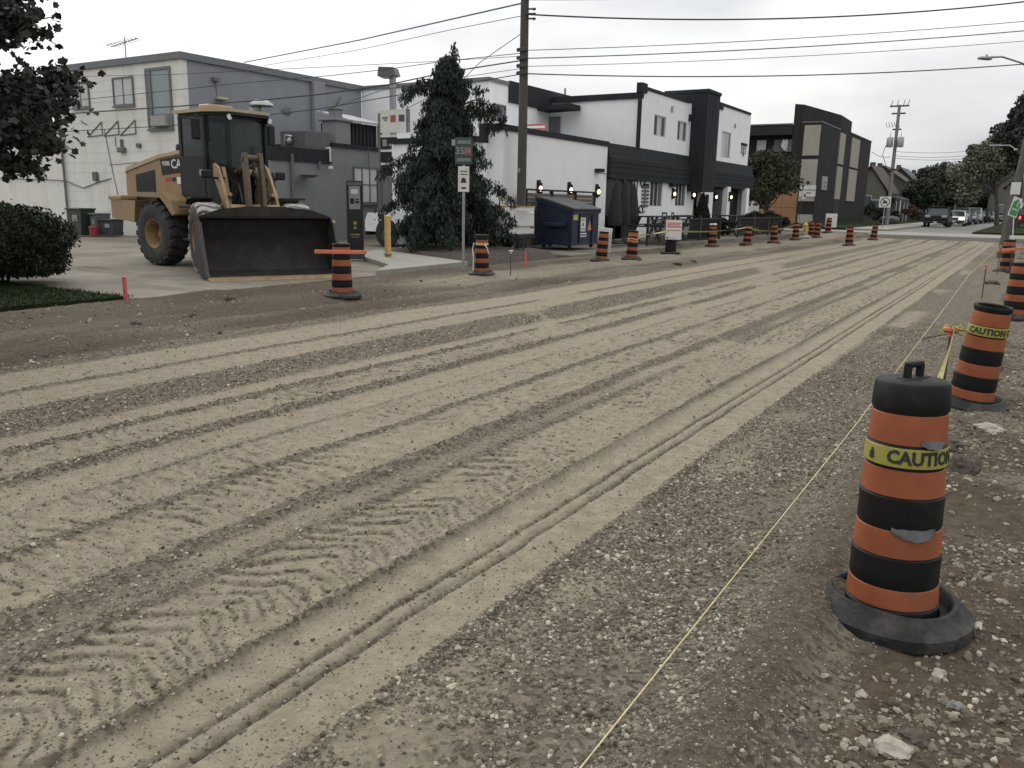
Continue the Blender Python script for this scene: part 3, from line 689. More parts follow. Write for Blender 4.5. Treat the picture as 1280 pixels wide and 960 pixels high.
# tapes slung between barrels
def tape(name, pts, label, w=.05, twist=.0, mtl=M_TAPE, group='yellow caution tapes between the barrels'):
    vs = []; fs = []; n = len(pts)
    for i, p in enumerate(pts):
        p = Vector(p); a = twist*i; up = Vector((math.sin(a)*.5, math.sin(a)*.3, math.cos(a))).normalized()*w/2
        d = (Vector(pts[min(i+1, n-1)])-Vector(pts[max(i-1, 0)])).normalized(); sd_ = d.cross(up).normalized()*.0015
        for q in (p-up-sd_, p+up-sd_, p+up+sd_, p-up+sd_): vs.append(q)
    for i in range(n-1):
        for k in range(4): fs.append((i*4+k, i*4+(k+1) % 4, i*4+4+(k+1) % 4, i*4+4+k))
    c = Vector(pts[0]); mb = MB().add(vs, fs); o = bpy.data.objects.new(name, mb.mesh(name, mtl, None, c)); o.location = c; COL.objects.link(o)
    return tag(o, label, 'tape', group)
def sag(a, b, d, n=14): a, b = Vector(a), Vector(b); return [a.lerp(b, i/n)+Vector((0, 0, -d*4*(i/n)*(1-i/n))) for i in range(n+1)]
l2, l1 = Vector(b2.location), Vector(b1.location)
lf = -CR*.21
t1 = tape('caution_tape', sag(l2+lf+Vector((0,-.03,.70)), l1+lf*.1+Vector((0,.19,.60)), .06, 22), 'yellow tape dropping from the leaning barrel to behind the nearest barrel', .055, .12)
part('print', MB().add(*(lambda P: ([q for p in P for q in (p+Vector((-.003,-.003,-.008)), p+Vector((-.003,-.003,.008)), p+Vector((.006,-.06,.004)), p+Vector((.006,-.06,-.010)))], [(4*i,4*i+1,4*i+2,4*i+3) for i in range(len(P))]))([Vector((0,0,0))+ (Vector(x_)-Vector(t1.location)) for x_ in sag(l2+lf+Vector((0,-.03,.70)), l1+lf*.1+Vector((0,.19,.60)), .06, 40)[2:36:2]])), M_INK, t1, kind='stuff')
kn = thing('tape_knot', 'knot of yellow tape on the orange capped stake beside the leaning barrel', 'tape', tuple(l2+lf*1.05+Vector((0,-.04,.70))))
kb = MB()
for k in range(9): a = k*.7; kb.tube([(0,0,0),(math.cos(a)*.06, math.sin(a)*.05, .03*math.sin(k*2.1)),(math.cos(a+.4)*.11, math.sin(a+.4)*.08, .05*math.sin(k*1.3)-.01)], [.016,.013,.005], 4)
part('loops', kb, M_TAPE, kn)
top = lambda o, z: Vector(o.location)+Vector((0, -.17, z))
tape('caution_tape', sag(top(RB[3], .72), top(bk, .80), .03), 'pale tape running from the ribboned barrel to the red notice', .05, .2, MATS['faded_tape'])
tape('caution_tape', sag(top(bk, .80), top(RB[5], .79), .10, 20), 'long yellow tape from the red notice past the cone cedar', .055, .1)
tape('caution_tape', sag(top(RB[5], .79), top(RB[6], .62), .08), 'drooping yellow tape between two barrels before the patio shrubs', .055, .1)
tape('caution_tape', sag(top(RB[6], .62), top(RB[9], 1.1), .05), 'yellow tape rising from the tilted barrel towards the hydrant pair', .055, .1)

# string line, stakes and pins
def stake(u, v, h, cap, label, name='survey_stake', r=.011, capm=M_FLO, lean=0, z=None, xy=None):
    x, y = xy if xy else ground_at(u, v, .0); z = road_z(x, y) if z is None else z
    t = thing(name, label, 'stake', (x, y, z), rot=(0, lean, 0), group=None)
    part('rod', MB().cyl((0,0,-.05), (0,0,h), r, r*.9, 8), M_DSTEEL, t)
    if cap: part('cap', MB().bbox(-cap, cap, -cap*.8, cap*.8, h-.004, h+.03, .006).cyl((0,0,h-.05),(0,0,h),r*1.7,r*1.7,8), capm, t)
    return t
stake(1195, 498, .62, .055, 'orange capped steel stake beside the leaning barrel', xy=(l2.x+lf.x*1.15, l2.y+lf.y*1.15-.05))
stake(1227, 374, .62, .03, 'thin rusty pin with a small orange cap holding the string line')
stake(1246, 344, .75, .02, 'thin rusty pin next to the farthest right verge barrel')
stake(638, 347, .52, .04, 'thin pin with a white cap in front of the planting bed', capm=M_WHITE)
stake(285, 376, .10, .0, 'short peg at the lot edge below the bucket')
def wood_stake(u, v, h, label, w=.022, z=.0):
    x, y = ground_at(u, v, z); mb = MB().bbox(x-w, x+w, y-w*.5, y+w*.5, road_z(x, y)-.03 if x > -12 else .1, max(z, .1)+h, .004); return solo('wooden_stake', mb, M_PINK, label, 'stake')
wood_stake(157, 370, .30, 'pink painted stake at the corner of the lawn', .035, .13)
wood_stake(657, 329, .26, 'small pink stake in front of the blue dumpster', .025, .1)
pts = [(-.885, 1.2, .10), (-.94, 6.4, .085), (-.985, 13, .2), (-.99, 19.6, .42)]
sp_ = []
for i in range(len(pts)-1): sp_ += [Vector(pts[i]).lerp(Vector(pts[i+1]), k/10) for k in range(10)]
sp_.append(Vector(pts[-1])); far_pin = Vector((-.9, 36, .5)); sp_ += [Vector(pts[-1]).lerp(far_pin, k/6) for k in range(1, 7)]
st = MB().tube(sp_, [.0028]*len(sp_), 5); solo('string_line', st, mat('string', (.62,.52,.30), .8, var=.2, vs=20), 'pale yellow string line stretched along the gravel shoulder', 'string')
dc = [onZ(1150, 424, .04), onZ(1165, 421, .10), onZ(1180, 418, .22), onZ(1198, 416, .36)]
solo('dark_cord', MB().tube(dc, .008, 5), M_DSTEEL, 'dark cord trailing from the capped stake onto the gravel', 'cord')

# bigger rocks and clods on the right verge
M_ROCK = mat('pale_rock', (.34,.31,.26), .9, var=.25, vs=14, bump=.6, bs=40); M_CLOD = mat('earth_clod', (.085,.07,.055), .95, var=.4, vs=20, bump=.9, bs=30)
def rock(u, v, wpx, label, mtl, sc=(1.2,.9,.6), name='rock'):
    p = onZ(u, v, .02); z = road_z(p.x, p.y); r = wpx/2/FPX*(p-Vector((0,0,EYE))).dot(CF)
    mb = MB().ico((0, 0, 0), 1, 3, .03, (1,1,1), int(u)); sd_ = Vector((u*.37, v*.21, 0)); vs = []
    for q in mb.v:
        q = Vector(q); k = 1+.45*mnoise.noise(q*1.1+sd_)+.25*mnoise.noise(q*2.6+sd_)+.12*mnoise.noise(q*6+sd_); vs.append((p.x+q.x*k*r*sc[0], p.y+q.y*k*r*sc[1], z+r*.12+q.z*k*r*sc[2]))
    mb.v = vs; return solo(name, mb, mtl, label, name, None, 40)
rock(1114, 938, 36, 'large pale rock at the bottom edge right of the ridge', M_ROCK)
rock(1194, 886, 20, 'grey rounded rock right of the nearest barrel foot', mat('grey_rock', (.20,.195,.18), .85, var=.2, vs=14, bump=.4, bs=40), (1,1,.75))
rock(1174, 838, 17, 'flat pale stone just below the nearest barrel foot', M_ROCK, (.8,1.4,.4))
rock(1140, 925, 30, 'brown earth clod beside the large pale rock', M_CLOD, name='clod')
rock(1200, 585, 40, 'dark lump of earth behind the nearest barrel', M_CLOD, (1,1,.8), 'clod')
rock(1185, 556, 30, 'smaller earth lump behind the nearest barrel shoulder', M_CLOD, (1.2,1,.7), 'clod')
rock(1236, 534, 26, 'pale flat rock in front of the leaning barrel', M_ROCK, (1.3,1,.5))
rock(1247, 462, 18, 'grey stone at the right of the leaning barrel', M_CLOD, (.8,1,1.1), 'clod')
rock(1245, 505, 16, 'lump of earth at the foot of the leaning barrel', M_CLOD, name='clod')
rock(1240, 355, 12, 'earth lump by the string pin', M_CLOD, (1.3,1,.6), 'clod')
rock(170, 404, 13, 'dark clod on the left earth bank', M_CLOD, name='clod')
rock(288, 372, 14, 'flat dark clod at the edge of the lot below the bucket', M_CLOD, (1.5,1,.5), 'clod')
rock(846, 331, 9, 'earth clod below the red notice', M_CLOD, (1.2,1,.6), 'clod'); rock(866, 327, 8, 'second earth clod right of the one below the red notice', M_CLOD, (1.2,1,.6), 'clod')
rock(1006, 299, 12, 'pale clod near the hydrant', M_ROCK, (1.3,1,.6))

# ------------------------------------------------------------------ the wheel loader
M_YEL = mat('loader_yellow', (.29,.190,.095), .5, var=.12, vs=3, stain=((.17,.13,.08), .6, 3, (1,1,1)))
M_GRS = mat('greasy_brown', (.105,.080,.052), .6, var=.35, vs=9, stain=((.03,.028,.025), .6, 6, (1,1,1)))
M_YELD = mat('dusty_yellow', (.33,.235,.130), .75, var=.2, vs=6, stain=((.13,.10,.07), .7, 4, (1,1,1)))
M_CABB = mat('cab_black', (.019,.020,.021), .5, spec=.25, var=.25, vs=5, stain=((.045,.042,.037), .5, 4, (1,1,1)))
M_GLASS = mat('tinted_glass', (.022,.034,.034), .06, var=0, spec=.5, alpha=.55)
M_TYRE = mat('tyre_rubber', (.030,.030,.031), .85, var=.3, vs=6, stain=((.10,.092,.08), .6, 5, (1,1,1)))
M_TDUST = mat('dusty_tread', (.36,.35,.325), .95, var=.25, vs=10, stain=((.12,.115,.105), .5, 8, (1,1,1)))
M_BUCKET = mat('bucket_steel', (.030,.028,.026), .65, .1, spec=.25, var=.3, vs=4, stain=((.085,.077,.066), .6, 1.1, (1,1,1)), bump=.15, bs=20)
M_EDGE = mat('worn_edge', (.28,.20,.11), .6, .3, var=.25, vs=6)
M_RIM = mat('rim_yellow', (.22,.135,.055), .7, var=.25, vs=6, stain=((.07,.06,.05), .6, 4, (1,1,1)))
M_CHROME = mat('mirror_glass', (.5,.52,.53), .15, .9, var=0)
YR, YF = R(-4), R(-27)
cw = onZ(190, 288.5, .87); ra = Vector((math.cos(YR), math.sin(YR), 0)); rb = Vector((-math.sin(YR), math.cos(YR), 0))
cwD = atD(191, 288.5, 19.5)
HITCH = Vector((cwD.x, cwD.y, .05)) - ra*(-1.5) - rb*(-1.22); HITCH.z = .05
ld = thing('wheel_loader', 'yellow articulated wheel loader with a wide black bucket parked in the lot', 'loader', tuple(HITCH))
MR, MF = RZ(YR), RZ(YF)
def rp_(name, mb, m_, par=None, sm=None, F=False): return part(name, mb.xf(MF if F else MR), m_, par or ld, sm)
def wheel(x, y, F, dusty):
    out_ = -1 if y < 0 else 1; c = (x, y, .75); w = .26
    prof = [(.33,-.23),(.36,-.255),(.55,-.262),(.66,-.25),(.705,-.21),(.715,-.1),(.715,.1),(.705,.21),(.66,.25),(.55,.262),(.36,.255),(.33,.23)]
    ty = rp_('tyre', MB().lathe(prof, 40, 'Y', c), M_TYRE, None, 40, F)
    lg = MB(); n = 20                                   # chunky wavy cross lugs
    for i in range(n):
        a0 = 2*math.pi*i/n; K = 6
        vs = []; fs = []
        for k in range(K+1):
            yy = -.255+.51*k/K; da = .07*math.sin(k/K*math.pi*2); hw = .105 if 0 < k < K else .085
            for rr, ww in ((.700 if 0 < k < K else .66, hw), (.752 if 0 < k < K else .715, hw*.86)):
                for s_ in (-1, 1): a = a0+da+s_*ww; vs.append((x+math.cos(a)*rr, y+yy, .75+math.sin(a)*rr))
        for k in range(K):
            o = k*4; fs += [(o+2,o+3,o+7,o+6), (o,o+2,o+6,o+4), (o+3,o+1,o+5,o+7)]
        fs += [(0,1,3,2), (K*4,K*4+2,K*4+3,K*4+1)]
        lg.add(vs, fs)
    part('tread', lg.xf(MF if F else MR), M_TDUST if dusty else M_TYRE, ty)
    prof = [(.0,.06),(.10,.06),(.12,.02),(.22,.0),(.25,.10),(.29,.19),(.315,.235),(.345,.25),(.350,.225),(.335,.2)]
    rp_('rim', MB().lathe([(r, z*out_) for r, z in prof], 32, 'Y', c), M_RIM, None, 40, F)
    hb = MB()
    for i in range(10): a = i*.628; hb.cyl((x+math.cos(a)*.17, y+.0*out_, .75+math.sin(a)*.17), (x+math.cos(a)*.17, y+.045*out_, .75+math.sin(a)*.17), .014, .014, 6)
    rp_('hub_bolts', hb, M_RIM, None, None, F)
for yy in (-.97, .97): wheel(-1.5, yy, False, False); wheel(1.5, yy, True, True)
# rear frame, counterweight, hood
rp_('axle', MB().cyl((-1.5,-.8,.75),(-1.5,.8,.75),.16,.16,12).bbox(-1.75,-1.25,-.3,.3,.5,1.0,.05), M_DSTEEL)
rp_('axle', MB().cyl((1.5,-.8,.75),(1.5,.8,.75),.16,.16,12).bbox(1.25,1.75,-.3,.3,.5,1.0,.05), M_DSTEEL, None, None, True)
rp_('rear_frame', MB().bbox(-2.9,.15,-.42,.42,.70,1.35,.05).bbox(-.25,.2,-.28,.28,.45,1.3,.04), M_DSTEEL)
cwt = MB().prism([(-3.55,1.06),(-2.55,.98),(-2.45,1.50),(-3.55,1.50)], -1.05, 1.05, 'Y'); rp_('counterweight', cwt, M_YEL)
rp_('counterweight_step', MB().bbox(-3.60,-3.0,-1.10,1.10,1.505,1.62,.03), M_YELD)
hp = [(-3.36,1.42),(-3.46,1.70),(-3.44,2.16),(-3.32,2.30),(-2.7,2.42),(-1.9,2.57),(-.95,2.66),(-.95,1.42)]
hood = rp_('engine_hood', MB().prism(hp, -.66, .66, 'Y'), M_YEL)
part('hood_top', MB().prism([(-3.45,2.17),(-3.33,2.315),(-2.7,2.435),(-1.9,2.585),(-.95,2.675),(-.95,2.60),(-1.9,2.50),(-2.7,2.34),(-3.30,2.22)], -.69, .69, 'Y').xf(MR), mat('pale_yellow', (.43,.335,.22), .55, var=.08, vs=4, stain=((.35,.27,.17), .5, 3, (1,1,1))), hood)  # hood top and cab roof get a paler yellow than the hood sides
for s_ in (-1, 1):
    g = MB().prism([(-3.0,1.50),(-2.15,1.50),(-2.15,2.24),(-3.0,2.12)], s_*.655, s_*.668, 'Y'); gl = part('grille', g.xf(MR), M_CABB, hood)
    sl = MB()
    for k in range(7): sl.box(-2.97,-2.18, s_*.668, s_*.674, 1.55+k*.075, 1.565+k*.075)
    part('slats', sl.xf(MR), M_CABB, gl)
    dk = part('decal', MB().prism([(-1.90,2.47),(-.98,2.55),(-.98,2.17),(-1.84,2.10)], s_*.658, s_*.667, 'Y').xf(MR), M_CABB, hood)
    fx = Matrix.Rotation(0 if s_ < 0 else math.pi, 4, 'Z')
    def lett(txt, sz, x, z): return text_mb(txt, sz, .003, bold=.008).xf(TR(x, s_*.672, z) @ fx)
    q = lett('930K', .15, -1.64, 2.37); part('lettering', q.xf(MR), mat('white_print', (.75,.75,.72), .6, var=0), dk)
    q = lett('CAT', .30, -1.15, 2.35); part('lettering', q.xf(MR), MATS['white_print'], dk)
    part('warning_label', MB().box(-1.72,-1.50,s_*.658,s_*.666,1.96,2.05).xf(MR), M_RED, hood)
    part('warning_label', MB().box(-1.45,-1.30,s_*.658,s_*.666,1.96,2.05).xf(MR), M_CABB, hood)
    part('warning_label', MB().box(-1.24,-1.10,s_*.658,s_*.666,1.90,2.06).xf(MR), MATS['white_print'], hood)
rp_('air_intake', MB().lathe([(0,2.60),(.06,2.60),(.06,2.68),(.16,2.69),(.17,2.72),(.17,2.80),(.14,2.84),(0,2.84)], 18, 'Z', (-1.55,-.25,0)), M_CABB, None, 40)
for s_ in (-1, 1):
    fe = MB().prism([(-2.30,1.60),(-2.30,1.70),(-1.05,1.70),(-.72,1.52),(-.58,1.22),(-.70,1.18),(-.95,1.42),(-1.15,1.58)], s_*.68, s_*1.2, 'Y'); rp_('fender', fe, M_YEL)
    rp_('fender_stay', MB().prism([(-2.10,1.28),(-1.95,1.28),(-1.70,1.62),(-1.95,1.62)], s_*.68, s_*.9, 'Y'), M_YELD)
    rp_('step', MB().bbox(-.55,-.05,s_*.72,s_*1.12,1.36,1.42,.01).bbox(-.5,-.1,s_*.8,s_*1.1,.62,.68,.01).box(-.5,-.47,s_*.8,s_*.83,.62,1.4).box(-.13,-.10,s_*.8,s_*.83,.62,1.4), M_CABB)
# cab
rp_('cab_base', MB().prism([(-.98,1.40),(-.98,2.52),(.05,2.52),(.55,2.20),(.62,1.48),(.30,1.36)], -.74, .74, 'Y'), M_CABB)
cabp = MB()
for (x0, y0), (x1, y1) in (((-.92,-.70),(-.90,-.68)),((-.92,.70),(-.90,.68)),((.06,-.76),(.02,-.74)),((.06,.76),(.02,.74)),((.56,-.50),(.42,-.5)),((.56,.50),(.42,.5))):
    cabp.prism([(x0-.05,y0-.035),(x0+.05,y0-.035),(x0+.05,y0+.035),(x0-.05,y0+.035)], 2.2, 3.42, 'Z')
rp_('cab_pillars', cabp, M_CABB)
W_ = MB(); 
rp_('side_window', MB().box(-.87,.01,-.715,-.705,2.52,3.40), M_GLASS); rp_('side_window', MB().box(-.87,.01,.705,.715,2.52,3.40), M_GLASS)
rp_('rear_window', MB().box(-.935,-.925,-.62,.62,2.55,3.40), M_GLASS)
rp_('windscreen', MB().prism([(.06,-.735),(.54,-.46),(.54,.46),(.06,.735),(.05,.72),(.53,.45),(.53,-.45),(.05,-.72)], 2.18, 3.40, 'Z'), M_GLASS)
rp_('cab_frame', MB().box(-.95,.08,-.73,-.70,3.36,3.46).box(-.95,.08,.70,.73,3.36,3.46).box(.5,.58,-.48,.48,3.34,3.46).box(-.95,-.9,-.7,.7,3.36,3.46), M_CABB)
rf_ = MB().prism([(-1.08,-.80),(.10,-.84),(.70,-.55),(.70,.55),(.10,.84),(-1.08,.80)], 3.465, 3.535, 'Z'); rp_('cab_roof', rf_, MATS['pale_yellow'])
rp_('roof_visor', MB().prism([(.05,-.80),(.72,-.50),(.72,.50),(.05,.80)], 3.40, 3.465, 'Z'), M_CABB)
rp_('roof_beacon', MB().bbox(-.75,-.30,-.30,.30,3.535,3.59,.01).bbox(-.72,-.33,-.34,.34,3.59,3.70,.02), mat('amber_lens', (.36,.25,.15), .4, var=.1))
rp_('seat', MB().bbox(-.55,-.05,-.25,.25,1.9,2.35,.05).bbox(-.62,-.45,-.24,.24,2.3,3.0,.06).bbox(-.60,-.47,-.12,.12,3.02,3.2,.04), M_CABB)
rp_('steering_column', MB().cyl((.35,0,1.9),(.20,0,2.52),.05,.04,10).lathe([(.17,2.50),(.19,2.52),(.17,2.54)], 20, 'Z', (.2,0,0)), M_CABB)
for s_ in (-1, 1):
    rp_('work_light', MB().cyl((.62,s_*.52,3.36),(.70,s_*.54,3.35),.07,.08,12), M_CABB); rp_('light_lens', MB().cyl((.70,s_*.54,3.35),(.71,s_*.54,3.35),.065,.065,12), M_CHROME)
    mr = rp_('mirror', MB().bbox(.10,.17,s_*1.02-.11,s_*1.02+.11,2.85,3.32,.03), M_CABB); part('mirror_arm', MB().tube([(.05,s_*.75,3.38),(.14,s_*1.0,3.40),(.14,s_*1.02,3.30)], .018, 6).xf(MR), M_CABB, mr)
    rp_('marker_lamp', MB().bbox(-.20,.05,s_*.745,s_*.77,2.08,2.22,.02), mat('lamp_lens', (.30,.31,.30), .3, var=.1))
rp_('grab_rail', MB().tube([(.1,-.80,1.5),(.12,-.84,1.8),(.12,-.84,2.5),(.08,-.78,2.6)], .016, 6), M_CABB)
# front frame: tower, arms, cylinders, linkage
rp_('front_frame', MB().bbox(-.1,1.9,-.40,.40,.62,1.25,.05), M_DSTEEL, None, None, True)
tw_ = MB()
for s_ in (-1, 1): tw_.prism([(.15,1.1),(1.30,1.1),(1.05,1.75),(.72,2.28),(.40,2.30),(.25,1.8)], s_*.34, s_*.42, 'Y')
tw_.cyl((.56,-.42,2.16),(.56,.42,2.16),.09,.09,14); rp_('tower', tw_, M_YELD, None, None, True)
for s_ in (-1, 1):
    ap = [(.40,2.24),(.62,2.36),(.98,2.26),(1.52,1.72),(2.02,.98),(2.28,.44),(2.20,.30),(2.02,.36),(1.76,.92),(1.25,1.55),(.62,2.02)]
    rp_('lift_arm', MB().prism(ap, s_*.51, s_*.57, 'Y'), M_YELD, None, None, True)
    rp_('lift_cylinder', MB().cyl((.50,s_*.46,1.25),(1.15,s_*.46,1.52),.075,.075,12).cyl((1.15,s_*.46,1.52),(1.62,s_*.46,1.68),.04,.04,10), M_YELD, None, 40, True)
    fd = MB().prism([(.72,1.47),(.95,1.60),(1.42,1.62),(1.42,1.585),(.97,1.565),(.75,1.44)], s_*.72, s_*1.24, 'Y'); rp_('front_fender', fd, M_CABB, None, None, True)
rp_('cross_tube', MB().cyl((1.68,-.5,1.30),(1.68,.5,1.30),.17,.17,18), M_YELD, None, 40, True)
rp_('tilt_cylinder', MB().cyl((.60,0,2.16),(1.35,0,2.34),.095,.095,14).cyl((1.35,0,2.34),(1.78,0,2.42),.05,.05,10), M_GRS, None, 40, True)
rp_('bell_crank', MB().prism([(1.62,2.52),(1.86,2.56),(2.02,1.9),(2.10,1.22),(1.92,1.12),(1.76,1.6)], -.20, -.12, 'Y').prism([(1.62,2.52),(1.86,2.56),(2.02,1.9),(2.10,1.22),(1.92,1.12),(1.76,1.6)], .12, .20, 'Y').cyl((1.76,-.22,2.44),(1.76,.22,2.44),.07,.07,10), M_GRS, None, None, True)
rp_('link_rod', MB().prism([(1.95,1.15),(2.10,1.22),(2.30,.90),(2.22,.76)], -.07, .07, 'Y'), M_GRS, None, None, True)
rp_('hydraulic_hoses', MB().tube([(.55,-.25,1.5),(.9,-.28,2.0),(1.3,-.2,1.9),(1.7,-.22,1.5)],.022,6).tube([(.55,.25,1.5),(.95,.26,1.9),(1.35,.24,1.85),(1.8,.26,1.4)],.022,6).tube([(.5,-.1,1.4),(1.0,-.12,1.75),(1.6,-.3,2.2)],.02,6).tube([(.6,.30,2.2),(1.0,.34,1.9),(1.5,.32,2.0),(1.75,.25,2.3)],.02,6).tube([(.6,-.36,2.1),(.85,-.38,1.7),(1.25,-.36,1.3)],.025,6).tube([(.7,.1,2.2),(1.1,.12,2.05),(1.5,.1,2.25)],.018,6), M_CABB, None, 60, True)

for s_ in (-1, 1): rp_('head_lamp', MB().bbox(.95,1.05,s_*.81-.11,s_*.81+.11,2.02,2.2,.03).box(.9,1.0,s_*.57-.15,s_*.57+.15,2.0,2.05), M_CABB, None, None, True)
# bucket: curved shell, side plates, spill guard, cutting edge
BW = 1.36; prof = [(3.42,.035),(2.80,.03),(2.52,.10),(2.34,.30),(2.30,.55),(2.36,.85),(2.52,1.12),(2.72,1.24)]
inn = [(x+.035 if 0 < i else x, z+.03) for i, (x, z) in enumerate(prof)]; inn[-1] = (2.735,1.21)
bk_ = MB().prism(prof+inn[::-1], -BW, BW, 'Y')
bucket = rp_('bucket', bk_, M_BUCKET, None, 30, True)
for s_ in (-1, 1):
    side = [(3.42,.035),(2.80,.03),(2.52,.10),(2.34,.30),(2.30,.55),(2.36,.85),(2.52,1.12),(2.72,1.24),(2.86,1.10),(3.10,.50),(3.40,.12)]
    part('side_plate', MB().prism(side, s_*BW, s_*(BW+.035), 'Y').xf(MF), M_BUCKET, bucket)
    part('side_cutter', MB().prism([(3.42,.05),(3.10,.52),(2.87,1.10),(2.92,1.12),(3.18,.54),(3.46,.06)], s_*(BW-.01), s_*(BW+.045), 'Y').xf(MF), mat('worn_steel', (.055,.052,.047), .6, .3, var=.3, vs=8), bucket)
gd = [( -1.36,1.24),(-.95,1.38),(-.35,1.44),(.35,1.44),(.95,1.38),(1.36,1.24)]
part('spill_guard', MB().prism(gd, 2.70, 2.74, 'X').xf(Matrix.Rotation(0, 4, 'Y')).xf(MF), M_BUCKET, bucket)
part('cutting_edge', MB().prism([(3.62,.004),(3.30,.006),(3.28,.062),(3.44,.066),(3.60,.03)], -BW-.03, BW+.03, 'Y').xf(MF), M_EDGE, bucket)

# ------------------------------------------------------------------ buildings
def wallmat(name, col, st, bump=.18, bs=30, var=.05, amt=.45):
    return mat(name, col, .85, var=var, vs=1.5, bump=bump, bs=bs, stain=(st, amt, 1.1, (1.6, 1.6, .22)))
M_WW = wallmat('white_painted_block', (.70,.685,.64), (.46,.44,.39), amt=.65)
M_WS = wallmat('white_stucco', (.80,.805,.81), (.66,.66,.645), .1, 60, .04, .35)
M_GW = wallmat('grey_painted_block', (.235,.247,.272), (.175,.183,.20), amt=.6)
M_GE = wallmat('grey_painted_wall', (.20,.207,.21), (.15,.154,.155))
M_DT = mat('charcoal_trim', (.025,.028,.033), .75, spec=.15, var=.15, vs=4, stain=((.045,.047,.05), .4, 2, (1,1,.3)))
M_TRIM = mat('grey_metal_trim', (.15,.155,.165), .55, .2, var=.1, vs=4)
M_PANE = mat('window_glass', (.10,.115,.125), .06, var=0, spec=.9)
M_PANEL = mat('pale_blind', (.52,.53,.52), .7, var=.06, vs=3, spec=.6)
M_FR = mat('white_frame', (.55,.55,.53), .5, var=.05, vs=5)
M_CONDUIT = mat('conduit', (.13,.125,.12), .6, var=.2, vs=6)
M_GALV = mat('sheet_metal', (.36,.37,.37), .4, .5, var=.15, vs=5)
def P(name, mb, mtl, par, sm=None, label=None): return part(name, mb, mtl, par, sm, world=True, label=label)
def window_y(par, x0, x1, z0, z1, Y, fr, pane=M_PANE, mull=1, dep=.12, sill=True, bar=0, name='window', fw=.06):   # facing -Y
    f = MB(); 
    f.box(x0-fw, x0, Y-.03, Y+dep, z0-fw, z1+fw).box(x1, x1+fw, Y-.03, Y+dep, z0-fw, z1+fw).box(x0, x1, Y-.03, Y+dep, z1, z1+fw).box(x0, x1, Y-.03, Y+dep, z0-fw, z0)
    for i in range(1, mull+1): xm = x0+(x1-x0)*i/(mull+1); f.box(xm-.02, xm+.02, Y-.02, Y+dep, z0, z1)
    if bar: f.box(x0, x1, Y-.018, Y+dep, z0+(z1-z0)*bar-.02, z0+(z1-z0)*bar+.02)
    w = P(name, f, fr, par); p = MB()
    for i in range(mull+1):
        xa = x0+(x1-x0)*i/(mull+1); xb = x0+(x1-x0)*(i+1)/(mull+1); q = MB().box(xa+.021, xb-.021, Y+.005, Y+.02, z0+.001, z1-.001); P('pane', q, pane[i] if isinstance(pane, list) else pane, w)
    if sill: P('sill', MB().box(x0-.1, x1+.1, Y-.08, Y-.031, z0-.12, z0-.055), fr, w)
    return w
def window_x(par, y0, y1, z0, z1, X, fr, pane=M_PANE, mull=1, dep=.10, name='window', fw=.06, bar=0, sill=True):          # facing +X
    f = MB()
    f.box(X-dep, X+.03, y0-fw, y0, z0-fw, z1+fw).box(X-dep, X+.03, y1, y1+fw, z0-fw, z1+fw).box(X-dep, X+.03, y0, y1, z1, z1+fw).box(X-dep, X+.03, y0, y1, z0-fw, z0)
    for i in range(1, mull+1): ym = y0+(y1-y0)*i/(mull+1); f.box(X-dep, X+.02, ym-.03, ym+.03, z0, z1)
    if bar: f.box(X-dep, X+.018, y0, y1, z0+(z1-z0)*bar-.02, z0+(z1-z0)*bar+.02)
    w = P(name, f, fr, par)
    for i in range(mull+1):
        ya = y0+(y1-y0)*i/(mull+1); yb = y0+(y1-y0)*(i+1)/(mull+1); P('pane', MB().box(X-.02, X-.005, ya+.031, yb-.031, z0+.001, z1-.001), pane[i] if isinstance(pane, list) else pane, w)
    if sill: P('sill', MB().box(X+.031, X+.09, y0-.1, y1+.1, z0-.13, z0-.055), fr, w)
    return w

# --- grey and white two-storey commercial building
gb = thing('commercial_building', 'two storey building with a white block side wall and a grey street wall', 'building', (-28, 21.4, 0))
P('white_wall', MB().box(-36.7, -28.25, 21.4, 31.4, -.3, 6.80), M_WW, gb)
P('white_wall', MB().box(-28.25, -27.99, 21.398, 21.65, -.3, 6.80), M_WW, gb)
P('grey_wall', MB().box(-28.25, -28.0, 21.65, 31.4, -.3, 6.80), M_GW, gb)
P('roof_trim', MB().box(-36.85, -27.90, 21.3, 21.42, 6.72, 6.97).box(-28.02, -27.90, 21.42, 31.4, 6.72, 6.97).box(-36.8,-28,21.42,31.3,6.803,6.85), M_TRIM, gb)
P('low_wing', MB().box(-60, -36.72, 21.5, 31, -.3, 3.98), M_WW, gb)
P('low_wing_roof', MB().prism([(-60,4.0),(-60,4.45),(-36.75,4.45),(-36.75,4.0)], 21.35, 31, 'Y'), M_DT, gb)
blind = [M_PANEL, M_PANEL]
window_y(gb, -35.10, -33.98, 5.28, 6.18, 21.37, M_TRIM, blind); window_y(gb, -32.22, -31.0, 5.25, 6.22, 21.37, M_TRIM, blind)
wt = window_y(gb, -30.05, -28.72, 4.28, 6.40, 21.37, M_TRIM, mat('grey_blind', (.27,.30,.31), .5, var=.06, vs=2), 0, fw=.10, bar=.22)
P('reveal', MB().box(-30.02,-29.80,21.33,21.369,4.7,6.38), M_TRIM, wt)
P('air_conditioner', MB().bbox(-29.75,-28.85,21.15,21.39,4.32,4.70,.02), mat('beige_casing', (.33,.32,.29), .6, var=.1, vs=4), wt)
hk = MB()
for i in range(3):
    x0 = -34.3+i*1.12; a, b_, c_ = (x0, 21.38, 4.05), (x0+1.05, 21.38, 4.10), (x0+1.05, 21.38, 4.62)
    hk.tube([a, b_], .022, 5).tube([b_, c_], .022, 5).tube([c_, a], .022, 5)
P('awning_bracket', hk, M_CONDUIT, gb)
